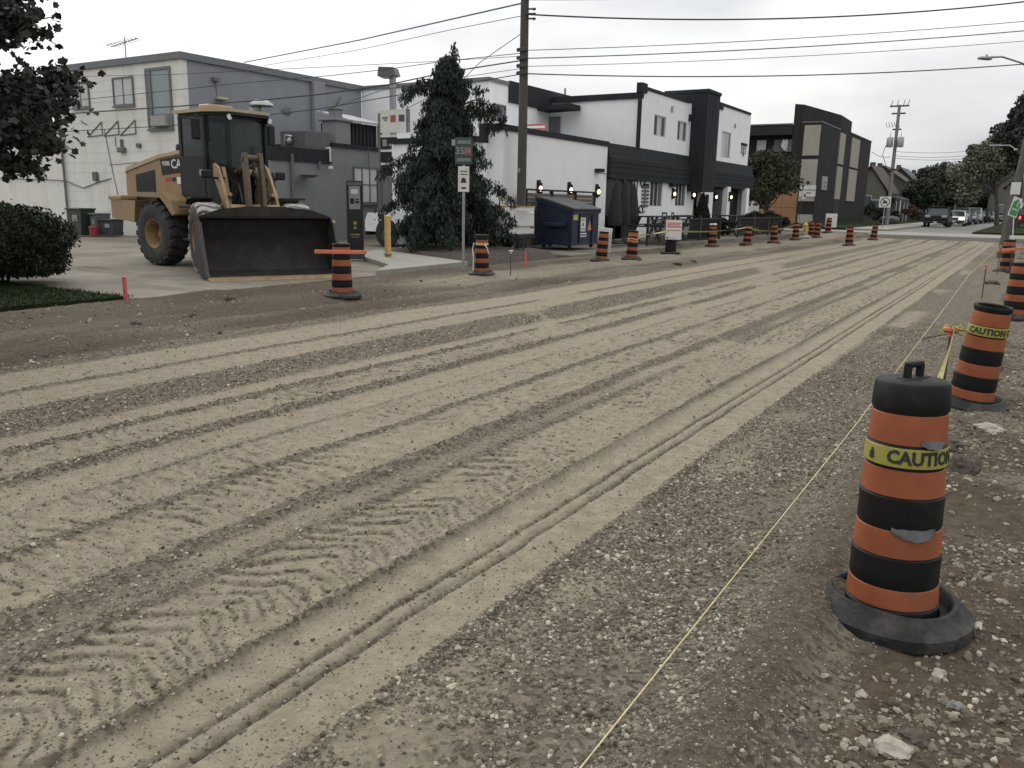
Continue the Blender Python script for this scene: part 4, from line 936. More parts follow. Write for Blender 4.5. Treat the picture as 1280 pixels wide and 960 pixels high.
P('downpipe', MB().tube([(-36.35,21.32,4.6),(-36.2,21.3,4.45),(-36.15,21.3,4.2),(-36.15,21.3,.1)], .055, 8), M_CONDUIT, gb, 60)
P('wall_cable', MB().tube([(-60,21.42,2.4),(-42,21.44,2.35),(-38,21.44,2.3),(-36.2,21.33,2.25),(-34.9,21.36,1.95),(-33.8,21.36,2.2),(-32.9,21.37,2.35)], .022, 5), M_CONDUIT, gb)
P('wall_cable', MB().tube([(-33.1,21.38,4.3),(-32.75,21.38,2.6),(-32.6,21.38,2.0),(-32.5,21.38,1.3)], .014, 5).tube([(-32.4,21.38,4.0),(-32.4,21.38,3.62)], .016, 5).tube([(-33.0,21.38,2.9),(-29.2,21.38,3.05)], .010, 4), M_CONDUIT, gb)
P('wall_lamp', MB().bbox(-32.12,-31.72,21.2,21.39,3.38,3.58,.03).bbox(-32.0,-31.9,21.3,21.39,3.58,3.9,.01), M_CONDUIT, gb); P('wall_lamp', MB().bbox(-30.95,-30.72,21.28,21.39,3.55,3.72,.02), M_CONDUIT, gb)
P('meter_box', MB().bbox(-34.05,-33.78,21.25,21.39,2.25,2.62,.02), M_CONDUIT, gb)
# block courses of the white wall as thin joint strips, a little darker than the block
jl = MB()
for z in np.arange(.6, 6.6, .4): jl.box(-36.68, -28.02, 21.393, 21.397, z, z+.012)
o = P('block_joints', jl, mat('joint_tone', (.62,.605,.565), .9, var=.05), gb); o['kind'] = 'stuff'
P('duct', MB().bbox(-27.98,-27.75,28.05,28.75,4.0,6.75,.02), M_GW, gb)
P('cable_loop', MB().tube([(-27.9,29.9,6.3),(-27.9,29.6,5.9),(-27.9,29.5,5.0),(-27.9,29.0,4.2),(-27.9,28.5,4.1)], .035, 6), M_CONDUIT, gb, 60)
P('wall_cable', MB().tube([(-27.96,22.9,6.2),(-27.96,22.95,5.6),(-27.96,22.8,5.0)], .018, 5).bbox(-27.97,-27.85,22.75,23.05,6.1,6.25,.01), M_CONDUIT, gb)
P('flood_lamp', MB().bbox(-27.97,-27.75,22.85,23.35,5.42,5.52,.02), mat('lamp_housing', (.42,.36,.25), .5, var=.1), gb)
P('patched_hole', MB().ico((-27.99,26.6,5.35), .28, 2, .2, (.12,1,.55), 3), M_CONDUIT, gb)
P('vent_grille', MB().box(-28.0,-27.95,28.9,29.7,4.0,4.5), M_DT, gb)
an = thing('roof_antenna', 'spidery television antenna on the roof of the white wall building', 'antenna', (-31.6, 21.6, 6.85))
am = MB().cyl((0,0,0),(0,0,.95),.02,.02,6).cyl((-1.1,.1,.68),(1.0,-.1,.82),.014,.014,5)
for i in range(9): xx = -.95+i*.22; ll = .42-.03*i; am.cyl((xx,-ll*.8,.69+.016*i),(xx+.12,ll*.8,.69+.016*i),.009,.009,4); am.cyl((xx,0,.69+.016*i),(xx-.15,-.1,.78+.016*i),.008,.008,4)
part('mast', am, M_CONDUIT, an)

# --- single-storey grey extension in front of it
ex = thing('grey_annex', 'single storey dark grey annex with small shop window behind the loader', 'building', (-24, 25, 0))
P('wall', MB().box(-27.95, -24.0, 21.9, 24.9, -.3, 3.25).box(-27.95,-24.0,24.9,31.38,-.3,3.72), M_GE, ex)
P('fascia', MB().box(-27.9,-23.93,21.86,25.05,3.05,3.55), M_DT, ex)
P('parapet_trim', MB().box(-24.06,-23.92,25.06,31.2,3.70,3.86).box(-27.9,-24.0,25.06,25.2,3.72,3.86), M_DT, ex)
window_x(ex, 26.35, 27.75, 1.60, 2.95, -23.96, M_CONDUIT, [M_PANEL, M_FR, M_PANEL], 2, bar=.52)
P('door_panel', MB().box(-24.0,-23.96,24.55,25.1,.1,.75), M_DT, ex); 
P('downpipe', MB().tube([(-23.9,22.9,3.3),(-23.9,22.9,.1)], .06, 8).tube([(-23.88,24.3,3.1),(-23.88,24.3,2.8)], .05, 6).tube([(-23.85,27.1,3.7),(-23.85,27.15,3.0)], .03, 6), M_CONDUIT, ex)
P('white_vent_pipe', MB().tube([(-23.95,24.75,3.62),(-23.8,24.78,3.64),(-23.78,24.8,3.55),(-23.78,24.8,3.12)], .045, 8).bbox(-23.85,-23.72,24.72,24.88,2.82,2.95,.02), M_FR, ex, 60)
P('gooseneck_vent', MB().tube([(-25.6,22.6,2.6),(-25.6,22.6,3.9),(-25.55,22.62,4.5)], .28, 12).tube([(-25.55,22.62,4.5),(-25.5,22.64,4.9),(-25.3,22.66,5.05)], [.28,.24,.12], 12), M_GALV, ex, 50)
P('vent_cowl', MB().lathe([(0,.22),(.25,.19),(.42,.08),(.46,0),(.40,-.02),(0,-.02)], 20, 'Z', (-25.2,22.7,5.05)), M_GALV, ex, 60)
P('satellite_dish', MB().lathe([(0,-.05),(.2,-.03),(.34,.04),(.36,.06),(.2,-.01),(0,-.03)], 18, 'Z', (-23.6,23.45,2.5)).tube([(-23.95,22.95,2.0),(-23.9,23.1,2.3),(-23.65,23.4,2.45)], .025, 6), M_CONDUIT, ex)
ac = thing('rooftop_unit', 'dark metal air handling box on the grey annex roof', 'air conditioner', (-24.9, 24.3, 3.25))
part('casing', MB().bbox(-.5,.9,-.55,.75,.15,.98,.02).box(-.45,.85,-.5,.7,.983,1.0), mat('dark_casing', (.10,.105,.105), .5, .2, var=.15), ac); part('feet', MB().box(-.4,-.3,-.5,.7,-.0,.15).box(.7,.8,-.5,.7,0,.15), M_CONDUIT, ac); part('pipes', MB().tube([(.2,-.6,.75),(.0,-.72,.8),(-.1,-.7,.45)], .06, 6).ico((.1,-.66,.6),.12,1,.3), M_GALV, ac, 60)
lv = thing('roof_shed', 'sloped roof plant shed with dark louvres on the annex roof', 'shed', (-24.4, 27.2, 3.72))
part('roof', MB().prism([(-1.5,1.55),(.35,1.12),(.35,1.04),(-1.5,1.46)], -.95, 1.1, 'Y'), mat('pale_roof', (.33,.34,.345), .6, var=.1), lv); part('back_wall', MB().box(-1.4,-.05,-.8,1.0,0,1.05), M_DT, lv)
for k in range(8): part('louvre', MB().box(-.04,.10,-.78+k*.225,-.62+k*.225,.05,1.03), M_DT, lv)
part('corner_post', MB().box(.1,.25,-.92,-.82,0,1.05).box(.1,.25,1.0,1.1,0,1.05), M_GE, lv)
ch = thing('roof_chimney', 'grey metal flue box with stepped cap on the annex roof', 'chimney', (-24.35, 25.75, 3.72)); part('stack', MB().bbox(-.38,.38,-.40,.40,0,1.0,.02), M_GE, ch); part('cap', MB().bbox(-.48,.48,-.5,.5,1.0,1.1,.02).bbox(-.2,.2,-.2,.2,1.1,1.45,.02).bbox(-.26,.26,-.26,.26,1.45,1.55,.02), M_GE, ch)

# --- white restaurant
rs = thing('restaurant_building', 'white two storey restaurant with black trim, black tower and lit sconces', 'building', (-16, 37, 0))
def lit_sconce(par, p, face='X'):
    b_ = MB().bbox(p[0]+.0,p[0]+.05,p[1]-.13,p[1]+.13,p[2]-.26,p[2]+.30,.02).lathe([(.02,.22),(.08,.18),(.105,.0),(.09,-.20),(.02,-.24)], 10, 'Z', (p[0]+.10,p[1]-.03,p[2])) if face == 'X' else MB()
    s_ = P('sconce', b_, M_DT, par); P('bulb', MB().ico((p[0]+.145, p[1]-.075, p[2]-.02), .07, 2, 0, (1,1,1.6)), M_BULB, s_, 60); return s_
M_BULB = mat('lit_bulb', (.9,.75,.5), .4, var=0, emit=((1.0,.78,.45), 2.6))
# low block
P('low_wall', MB().box(-20.7,-16.0,25.15,33.55,-.3,4.15), M_WS, rs); P('low_wall', MB().box(-20.75,-16.62,24.9,25.14,-.3,3.85), M_WS, rs)
P('parapet_trim', MB().box(-16.12,-15.94,25.05,33.6,4.12,4.32).box(-16.75,-16.12,25.05,25.2,4.12,4.34).box(-16.78,-16.6,24.82,25.19,3.7,4.34).box(-20.7,-16.78,24.82,24.95,3.72,3.92), M_DT, rs)
for y_, z_ in ((27.66,2.23),(30.1,2.23),(32.6,2.22)): lit_sconce(rs, (-15.99, y_, z_))
P('camera_box', MB().bbox(-15.99,-15.7,32.35,32.75,3.0,3.15,.02).tube([(-15.98,33.5,2.98),(-15.98,32.7,2.98)],.012,4), M_DT, rs)
# rear block
P('rear_wall', MB().box(-28.0,-20.75,31.42,42,-.3,6.80), M_WS, rs)
P('rear_siding', MB().box(-20.749,-20.66,33.0,42.0,6.08,7.0), M_DT, rs); P('parapet_trim', MB().box(-27.9,-20.68,31.34,31.45,6.78,6.95).box(-20.8,-20.68,31.45,33.0,6.78,6.95), M_TRIM, rs)
window_x(rs, 31.85, 32.7, 5.3, 5.85, -20.72, M_TRIM, M_PANE, 1, sill=False)
P('roof_pipe', MB().cyl((-26.2,31.6,6.9),(-26.2,31.6,7.3),.09,.09,8).cyl((-26.2,31.6,7.3),(-26.2,31.6,7.42),.14,.14,8), M_CONDUIT, rs); P('roof_pipe', MB().cyl((-20.9,38.6,6.9),(-20.9,38.6,7.35),.05,.05,8), M_CONDUIT, rs)
# front block, west wall and street wall with real openings cut by pieces
P('side_wall', MB().box(-27,-16.0,36.9,37.1,4.1,6.5).box(-27,-16.21,37.1,53.99,6.3,6.45), M_WS, rs)
P('side_roof_trim', MB().box(-27,-15.9,36.8,36.95,6.45,6.72), M_DT, rs)
P('corner_pipe', MB().box(-16.12,-15.95,36.78,36.88,4.2,6.6), M_DT, rs)
def wall_x(par, y0, y1, z0, z1, X, holes, mtl, name, th=.2):
    ys = sorted({y0, y1, *[h[0] for h in holes], *[h[1] for h in holes]}); zs = sorted({z0, z1, *[h[2] for h in holes], *[h[3] for h in holes]}); mb = MB()
    for i in range(len(ys)-1):
        for j in range(len(zs)-1):
            ym, zm = (ys[i]+ys[i+1])/2, (zs[j]+zs[j+1])/2
            if any(h[0] < ym < h[1] and h[2] < zm < h[3] for h in holes): continue
            mb.box(X-th, X, ys[i], ys[i+1], zs[j], zs[j+1])
    return P(name, mb, mtl, par)
TWY_ = 45.3
W2 = [(38.55,40.05,4.95,5.92),(41.65,43.0,4.95,5.92)]; W3 = [(48.75,50.45,4.5,5.98)]; W1 = [(38.5,40.1,1.62,2.86),(41.9,43.4,1.66,2.88)]
wall_x(rs, 37.1, 43.5, 4.1, 6.9, -16.0, W2, M_WS, 'street_wall'); wall_x(rs, TWY_, 54.0, 4.1, 7.35, -16.0, W3, M_WS, 'street_wall')
wall_x(rs, 37.0, 44.6, .0, 2.85, -16.0, W1, M_WS, 'ground_wall')
P('back_fill', MB().box(-26.8,-16.6,37.3,53.9,.0,6.2), M_DT, rs)
P('parapet_trim', MB().box(-16.2,-15.93,36.75,37.4,6.72,7.14).box(-16.2,-15.95,37.4,42.6,6.88,7.02).box(-16.2,-15.93,42.6,43.1,6.9,7.22).box(-16.2,-15.95,45.3,54.05,7.33,7.48).box(-16.2,-15.93,47.9,48.5,7.1,7.44), M_DT, rs)
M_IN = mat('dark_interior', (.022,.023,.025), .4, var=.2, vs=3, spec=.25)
for a, b_, c_, d_ in W2: window_x(rs, a+.05, b_-.05, c_+.05, d_-.05, -16.06, M_FR, [M_PANE, M_PANEL, M_PANE], 2, sill=False)
for a, b_, c_, d_ in W3: window_x(rs, a+.05, b_-.05, c_+.05, d_-.05, -16.06, M_FR, [M_PANEL, M_PANE], 1, sill=False)
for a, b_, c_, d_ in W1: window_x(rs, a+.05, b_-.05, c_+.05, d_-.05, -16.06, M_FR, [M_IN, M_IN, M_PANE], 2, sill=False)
P('wall_bracket', MB().box(-15.99,-15.9,40.6,40.68,6.2,6.5), M_GALV, rs); P('wall_bracket', MB().box(-15.99,-15.9,50.9,50.98,6.3,6.55), M_GALV, rs); P('wall_bracket', MB().box(-15.99,-15.9,43.1,43.25,6.0,6.35), M_DT, rs)
TWX = onY(886, 112, 43.5).x; TWY = onX(901, 117, TWX).y
P('tower', MB().box(-17.5,TWX,43.5,TWY,2.45,7.46).box(-17.55,TWX+.05,43.45,TWY+.05,7.46,7.62), M_DT, rs)
for k in range(3): P('siding_batten', MB().box(TWX,TWX+.012,43.9+k*.45,43.93+k*.45,2.5,7.4), M_DT, rs)
ev = [(-16.0,4.28),(-15.92,3.74),(-15.82,3.70),(-15.82,2.80),(-16.0,2.86)]
P('eave', MB().prism(ev, 33.58, 43.48, 'Y').prism(ev, 45.27, 55.3, 'Y'), M_DT, rs)
for z_ in (3.05,3.3,3.5): P('eave_groove', MB().box(-15.82,-15.80,33.58,43.46,z_,z_+.03).box(-15.82,-15.80,45.27,55.3,z_,z_+.03), M_DT, rs)
# low roof behind the eave, terrace canopy, signs on the roof
P('terrace_roof', MB().box(-20.7,-16.1,33.6,36.8,3.9,4.12), M_DT, rs)
P('terrace_door', MB().box(-21.9,-20.2,36.82,36.89,4.2,5.75).box(-21.85,-21.4,36.79,36.83,4.3,5.65), M_PANE, rs); P('door_frame', MB().box(-20.95,-20.15,36.77,36.80,4.2,5.8).box(-22.0,-21.9,36.77,36.85,4.2,5.85), M_TRIM, rs)
P('canopy', MB().prism([(-23.2,6.15),(-19.05,6.25),(-19.05,6.02),(-23.2,5.92)], 35.6, 36.78, 'Y'), M_DT, rs)
P('canopy_stay', MB().cyl((-22.8,36.7,6.3),(-22.8,35.7,6.05),.02,.02,5).cyl((-19.5,36.7,6.4),(-19.5,35.7,6.2),.02,.02,5), M_DT, rs)
rsn = thing('roof_sign', 'red and white banner sign standing on the low restaurant roof', 'sign', (-19.2, 31.6, 4.15)); xs0 = onY(658,160,31.6).x-rsn.location.x; xs1 = onY(683,160,31.6).x-rsn.location.x; zt = onY(670,155,31.6).z-4.15; zb = onY(670,163,31.6).z-4.15
part('panel', MB().box(xs0,xs1,-.02,.0,zb,zt), mat('red_white_banner', (.36,.10,.10), .6, var=.2, vs=3), rsn); part('pale_band', MB().box(xs0+.06,xs1-.06,-.026,-.021,zb+(zt-zb)*.35,zb+(zt-zb)*.7), M_WHITE, rsn); part('post', MB().box(xs0+.05,xs0+.1,0,.04,0,zb).box(xs1-.1,xs1-.05,0,.04,0,zb), M_DSTEEL, rsn)
# entrance recess at the left, door recess, dark open front with posts
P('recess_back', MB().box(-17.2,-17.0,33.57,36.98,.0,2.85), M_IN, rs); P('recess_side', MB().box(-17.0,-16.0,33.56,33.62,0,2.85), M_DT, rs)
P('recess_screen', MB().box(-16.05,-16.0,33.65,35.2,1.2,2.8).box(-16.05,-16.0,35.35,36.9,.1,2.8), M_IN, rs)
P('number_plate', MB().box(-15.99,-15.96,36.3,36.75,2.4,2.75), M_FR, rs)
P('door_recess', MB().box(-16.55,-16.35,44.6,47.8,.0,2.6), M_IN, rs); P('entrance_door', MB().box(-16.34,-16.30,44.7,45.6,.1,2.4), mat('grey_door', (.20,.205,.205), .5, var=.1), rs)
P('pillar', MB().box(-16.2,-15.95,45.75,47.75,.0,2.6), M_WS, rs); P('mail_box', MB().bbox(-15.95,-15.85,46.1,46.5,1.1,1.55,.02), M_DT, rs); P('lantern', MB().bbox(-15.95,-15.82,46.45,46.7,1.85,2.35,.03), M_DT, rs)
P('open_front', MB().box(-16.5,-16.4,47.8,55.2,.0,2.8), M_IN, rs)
for y_ in (49.9,53.8): P('post', MB().box(-16.0,-15.7,y_-.28,y_+.28,.0,2.86), M_WS, rs)
P('end_wall', MB().box(-26.8,-16.0,54.0,54.2,0,7.3), M_WS, rs)
P('front_plinth', MB().box(-16.25,-16.2,37.0,44.6,0,.3), M_DT, rs)
for p_ in ((-15.99,41.45,2.30),(-15.99,44.35,2.30),(-15.69,49.95,2.28),(-16.35,49.2,2.27)): lit_sconce(rs, p_)
P('wall_speaker', MB().bbox(-15.99,-15.75,40.9,41.3,2.62,2.82,.03), M_DT, rs)
# sign on the upper wall: dark bar with an emblem below
us = P('wall_sign', MB().box(-15.99,-15.95,52.5,53.7,5.42,5.58), M_DT, rs); P('emblem', MB().box(-15.99,-15.965,52.6,52.68,4.95,5.35).box(-15.99,-15.965,53.5,53.58,4.95,5.35).box(-15.99,-15.965,52.68,53.5,5.27,5.35).box(-15.99,-15.965,52.68,53.2,4.95,5.03).cyl((-15.99,53.1,4.93),(-15.95,53.1,4.93),.14,.14,8).cyl((-15.99,53.05,5.15),(-15.96,53.05,5.15),.16,.16,10), mat('grey_emblem', (.22,.22,.22), .6, var=.1), us)
# painted board of specials: seven plaques with corner scrolls
ag = P('menu_plaque', MB().box(-15.99,-15.955,37.55,38.25,2.58,2.68), M_DT, rs)
for k in range(6): P('menu_plaque', MB().box(-15.99,-15.955,37.45,38.3,1.62+k*.17,1.72+k*.17).box(-15.985,-15.97,37.8,37.9,1.55+k*.17,1.62+k*.17), mat('grey_plaque', (.10,.10,.10), .6, var=.2), rs)
def scroll(y0, z0, sx, sz): return MB().tube([(-15.97,y0+sx*(.25*math.cos(t*.8)*t/6), z0+sz*(.25*math.sin(t*.8)*t/6)) for t in range(1, 9)], .03, 5).tube([(-15.97,y0-sx*.1,z0),(-15.97,y0+sx*.3,z0+sz*.1),(-15.97,y0+sx*.6,z0+sz*.02)], .02, 5)
P('scroll_ornament', scroll(37.4, 2.78, 1, 1), M_DT, rs); P('scroll_ornament', scroll(37.35, 1.42, 1, -1), M_DT, rs)

# --- fenced bin corner and the dumpster
fn = thing('board_fence', 'brown horizontal board fence with dark posts behind the blue dumpster', 'fence', (-15.55, 28.5, .1))
M_BRD = mat('brown_board', (.13,.105,.08), .8, var=.3, vs=2, stretch=(1, .15, 6), isl=.2)
for k in range(13): part('board', MB().box(-.02,.02,-2.45,2.95,.06+k*.145,.06+k*.145+.13), M_BRD, fn)
for y_ in (-2.5,-.6,1.3,3.0): part('post', MB().box(-.06,.06,y_-.05,y_+.05,0,2.02), M_DT, fn)
part('top_rail', MB().box(-.07,.07,-2.56,3.06,2.02,2.08), M_DT, fn)
M_BLUE = mat('dumpster_blue', (.010,.015,.038), .5, var=.2, vs=3, stain=((.05,.05,.055), .5, 2.5, (1,1,.4)), spec=.4)
dp = thing('dumpster', 'dark blue steel dumpster with a sloped black lid and stickers', 'dumpster', (-14.45, 27.3, .10))
part('body', MB().prism([(-.75,.14),(-.75,1.72),(.68,1.36),(.68,.14)], -1.05, 1.05, 'Y'), M_BLUE, dp)
part('rim', MB().prism([(-.80,1.74),(-.80,1.66),(.74,1.27),(.74,1.36)], -1.10, -1.055, 'Y').prism([(-.80,1.74),(-.80,1.66),(.74,1.27),(.74,1.36)], 1.055, 1.10, 'Y').box(.685,.74,-1.05,1.05,1.24,1.33), M_BLUE, dp)
for a_, b_ in ((-1.08,-.01),(.01,1.08)): part('lid', MB().prism([(-.83,1.775),(-.83,1.83),(-.1,1.67),(.77,1.42),(.77,1.37)], a_, b_, 'Y'), mat('lid_plastic', (.045,.048,.052), .55, var=.2, vs=4), dp)
part('fork_pocket', MB().bbox(-.35,.45,-1.22,-1.055,.78,.92,.02), M_BLUE, dp); part('fork_pocket', MB().bbox(-.35,.45,1.055,1.22,.78,.92,.02), M_BLUE, dp)
for y_ in (-.5,.5): part('rib', MB().box(.685,.72,y_-.03,y_+.03,.2,1.2), M_BLUE, dp)
part('sticker', MB().box(.684,.69,-.42,-.02,.62,1.10), M_WHITE, dp); part('sticker', MB().box(.684,.69,-.45,.05,.42,.56), M_WHITE, dp); part('sticker', MB().box(.684,.69,-.98,-.62,1.02,1.22), mat('yellow_sticker', (.45,.33,.13), .6, var=.1), dp); part('sticker', MB().prism([(.15,.65),(.45,.65),(.32,1.0)], .684, .69, 'X'), mat('orange_sticker', (.50,.22,.08), .6, var=.1), dp)
part('sticker_print', MB().box(.69,.693,-.36,-.08,1.0,1.04).cyl((.69,-.22,.86),(.693,-.22,.86),.07,.07,10).box(.69,.693,-.36,-.08,.68,.72).box(.69,.693,-.4,.0,.46,.52), M_CONDUIT, dp)
for x_, y_ in ((-.55,-.85),(.5,-.85),(-.55,.85),(.5,.85)): part('caster', MB().cyl((x_,y_-.03,.07),(x_,y_+.03,.07),.07,.07,12).box(x_-.04,x_+.04,y_-.05,y_+.05,.1,.15), M_DSTEEL, dp)

# --- dark plaza with tan panels
pz = thing('plaza_building', 'dark brown sloped roof plaza with tall tan panels and a white name board', 'building', (-16, 80, .4))
M_PZ = mat('dark_cladding', (.034,.031,.032), .85, spec=.15, var=.2, vs=1, stretch=(6,6,.3), bump=.3, bs=4)
M_TAN = mat('tan_panel', (.33,.305,.265), .85, var=.08, vs=1.5, stain=((.22,.2,.17), .5, .8, (1,1,.3)))
P('front_block', MB().prism([(-17.6,74.45),(-16,74.45),(-16,81.95),(-17.6,81.95)], 0, 8.72, 'Z'), M_PZ, pz)
P('tall_block', MB().prism([(-18.37,74.6),(-17.62,74.6),(-16.02,82.0),(-16.02,87.3),(-21.2,87.3)], 0, 8.6, 'Z').add([(-18.37,74.6,8.6),(-17.62,74.6,8.6),(-16.02,82.0,8.6),(-16.02,87.3,8.6),(-21.2,87.3,8.6),(-18.37,74.6,10.28),(-17.62,74.6,10.2),(-16.02,82.0,10.0),(-16.02,87.3,9.88),(-21.2,87.3,9.9)], [(0,1,6,5),(1,2,7,6),(2,3,8,7),(3,4,9,8),(4,0,5,9),(5,6,7),(5,7,8),(5,8,9)]), M_PZ, pz)
P('rear_block', MB().box(-26,-16.05,87.32,99.3,0,8.85), M_PZ, pz); P('side_wing', MB().box(-34,-18.4,74.5,79.9,0,3.0).box(-34,-18.4,74.5,79.9,5.6,6.2).box(-34,-18.4,74.5,79.9,7.8,8.62).box(-34,-18.4,76,79.9,3.0,5.6).box(-34,-18.4,76,79.9,6.2,7.8).box(-19.0,-18.4,74.52,76,3,5.6), M_PZ, pz)
P('roof_trim', MB().box(-17.65,-15.97,74.40,82.0,8.72,8.80).box(-34,-18.4,74.42,74.6,8.62,8.72).box(-16.1,-15.98,87.3,99.35,8.85,8.93), M_TRIM, pz)
for (x0,x1,z0,z1) in ((-17.37,-16.06,6.05,8.5),(-17.37,-16.06,2.3,5.75)): P('tan_panel', MB().box(x0,x1,74.36,74.449,z0,z1), M_TAN, pz)
P('tan_panel', MB().box(-17.3,-16.06,74.36,74.449,.5,1.2), M_TAN, pz)
for (y0,y1,z0,z1) in ((82.1,84.55,5.75,8.5),(82.1,84.55,2.6,5.55),(87.9,92.1,5.75,8.5),(87.9,92.1,2.5,5.55)): P('tan_panel', MB().box(-16.03,-15.93,y0,y1,z0,z1), M_TAN, pz)
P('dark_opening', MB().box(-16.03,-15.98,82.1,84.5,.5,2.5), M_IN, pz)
nb = P('name_board', MB().box(-17.32,-16.0,74.30,74.358,2.68,3.62), M_WHITE, pz); q = text_mb('WINDSOR PLAZA', .165, .004).xf(TR(-16.66, 74.294, 3.22)); q2 = MB().box(-17.0,-16.35,74.29,74.298,2.95,3.03); P('lettering', q, M_INK, nb); P('underline', q2, M_INK, nb)
P('side_sign', MB().box(-15.99,-15.9,76.2,78.2,3.3,4.45).box(-15.9,-15.89,76.5,77.9,3.85,3.95), mat('grey_sign', (.32,.34,.34), .6, var=.1), pz); P('side_sign_print', MB().box(-15.888,-15.88,76.7,77.6,3.9,4.0).box(-15.888,-15.88,76.9,77.4,3.5,3.7), M_CONDUIT, pz)
P('wall_lamp', MB().bbox(-16.8,-16.55,74.1,74.35,3.75,3.95,.03), M_DT, pz)
for x_ in (-21.3,-19.8,-18.95): P('window', MB().box(x_-.4,x_+.4,75.9,75.99,6.5,7.5), M_PANEL if x_ != -19.8 else M_TRIM, pz)
P('balcony_item', MB().ico((-19.1,75.2,7.0),.35,1,.3,(.8,.4,1.5),4), M_WHITE, pz)
hd = thing('plywood_hoarding', 'orange brown plywood hoarding before the dark plaza', 'hoarding', tuple(onY(970, 277, 66)))
h0, h1 = onY(943, 238, 66), onY(997.5, 236, 66); hb = onY(970, 279, 66).z
M_PLY = mat('plywood', (.34,.185,.09), .8, var=.12, vs=1.2, stain=((.24,.13,.07), .5, 1, (1,1,.4)))
wd = (h1.x-h0.x)/3
for k in range(3):
    for j in range(2): zz0 = hb+(h1.z-.2-hb)/2*j; P('plywood_sheet', MB().box(h0.x+wd*k+.01, h0.x+wd*(k+1)-.01, 66-.02*((k+j) % 2), 66.05, zz0+.01, zz0+(h1.z-.2-hb)/2-.01), M_PLY, hd)
P('cap_board', MB().box(h0.x, h1.x, 65.94, 66.08, h1.z-.2, h1.z), mat('pale_timber', (.36,.29,.19), .8, var=.1), hd)
fl = thing('feather_flag', 'small white and purple flag sign at the right end of the hoarding', 'flag', tuple(onY(999, 275, 65.5)))
z0 = onY(999,249,65.5).z-fl.location.z; z1 = onY(999,238,65.5).z-fl.location.z; part('pole', MB().cyl((0,0,0),(0,0,z1+.05),.02,.02,6), M_DSTEEL, fl); part('cloth', MB().box(-.02,.32,-.01,.01,z0,z1), M_WHITE, fl); part('stripe', MB().box(.16,.32,-.014,.014,z0+.15,z1-.25), mat('purple_print', (.16,.09,.32), .6, var=.1), fl)
wb = onY(933, 276, 63); wt_ = onY(948, 249, 63); solo('white_side_wall', MB().box(wb.x, wt_.x, 63, 63.25, .2, wt_.z), M_WS, 'short white wall panel left of the plywood hoarding', 'wall')

# ------------------------------------------------------------------ trees and plants
def leafmat(name, col, isl=.5): return mat(name, col, .75, var=.35, vs=1.6, isl=isl, spec=.25)
M_BARK = mat('bark', (.06,.052,.045), .95, var=.3, vs=6, bump=.8, bs=20, stretch=(1,1,.25))
def rv(rnd): 
    z = rnd.uniform(-1, 1); a = rnd.uniform(0, 6.2832); k = math.sqrt(1-z*z); return Vector((k*math.cos(a), k*math.sin(a), z))
def leaf(mb, p, s, rnd, asp=.62):
    n = rv(rnd); u = n.orthogonal().normalized(); u = (Matrix.Rotation(rnd.uniform(0, 6.28), 3, n) @ u); v = n.cross(u)
    mb.add([p-u*s, p+v*s*asp, p+u*s*1.05+n*s*.25, p-v*s*asp], [(0,1,2,3)])
def broadleaf(name, label, cat, loc, h, w, base, lm, ls, n, seed, group=None, clumps=16, lean=(0, 0), stem=True):
    rnd = random.Random(seed); t = thing(name, label, cat, loc, group=group)
    cz = (h+base)/2; hz = (h-base)/2; cs = []
    for i in range(clumps):
        d = rv(rnd); k = rnd.uniform(.35, .78); c = Vector((d.x*w/2*k+lean[0], d.y*w/2*k+lean[1], cz+d.z*hz*k)); cs.append((c, rnd.uniform(.22, .40)*min(w/2, hz)*1.15))
    tb = MB(); tr = max(.06, h*.022)
    if stem:
        tb.tube([(0,0,-.2),(lean[0]*.2,lean[1]*.2,base*.7+.1),(lean[0]*.6,lean[1]*.6,cz),(lean[0],lean[1],h-.15*h)], [tr*1.25,tr,tr*.7,tr*.15], 8)
        for c, r in cs[::2]: b0 = Vector((lean[0]*.4, lean[1]*.4, base*.8+.15*(cz-base))); tb.tube([b0, b0.lerp(c, .5)+Vector((0,0,-.05*h)), c], [tr*.5, tr*.32, tr*.08], 5)
        part('trunk', tb, M_BARK, t, 60)
    cr = MB()
    for i in range(n):
        c, r = cs[rnd.randrange(clumps)]; d = rv(rnd); p = c+Vector((d.x, d.y, d.z*.8))*r*(rnd.random()**.4)*1.25
        if p.z < .05: continue
        leaf(cr, p, ls*rnd.uniform(.6, 1.25), rnd)
    part('crown', cr, lm, t); return t
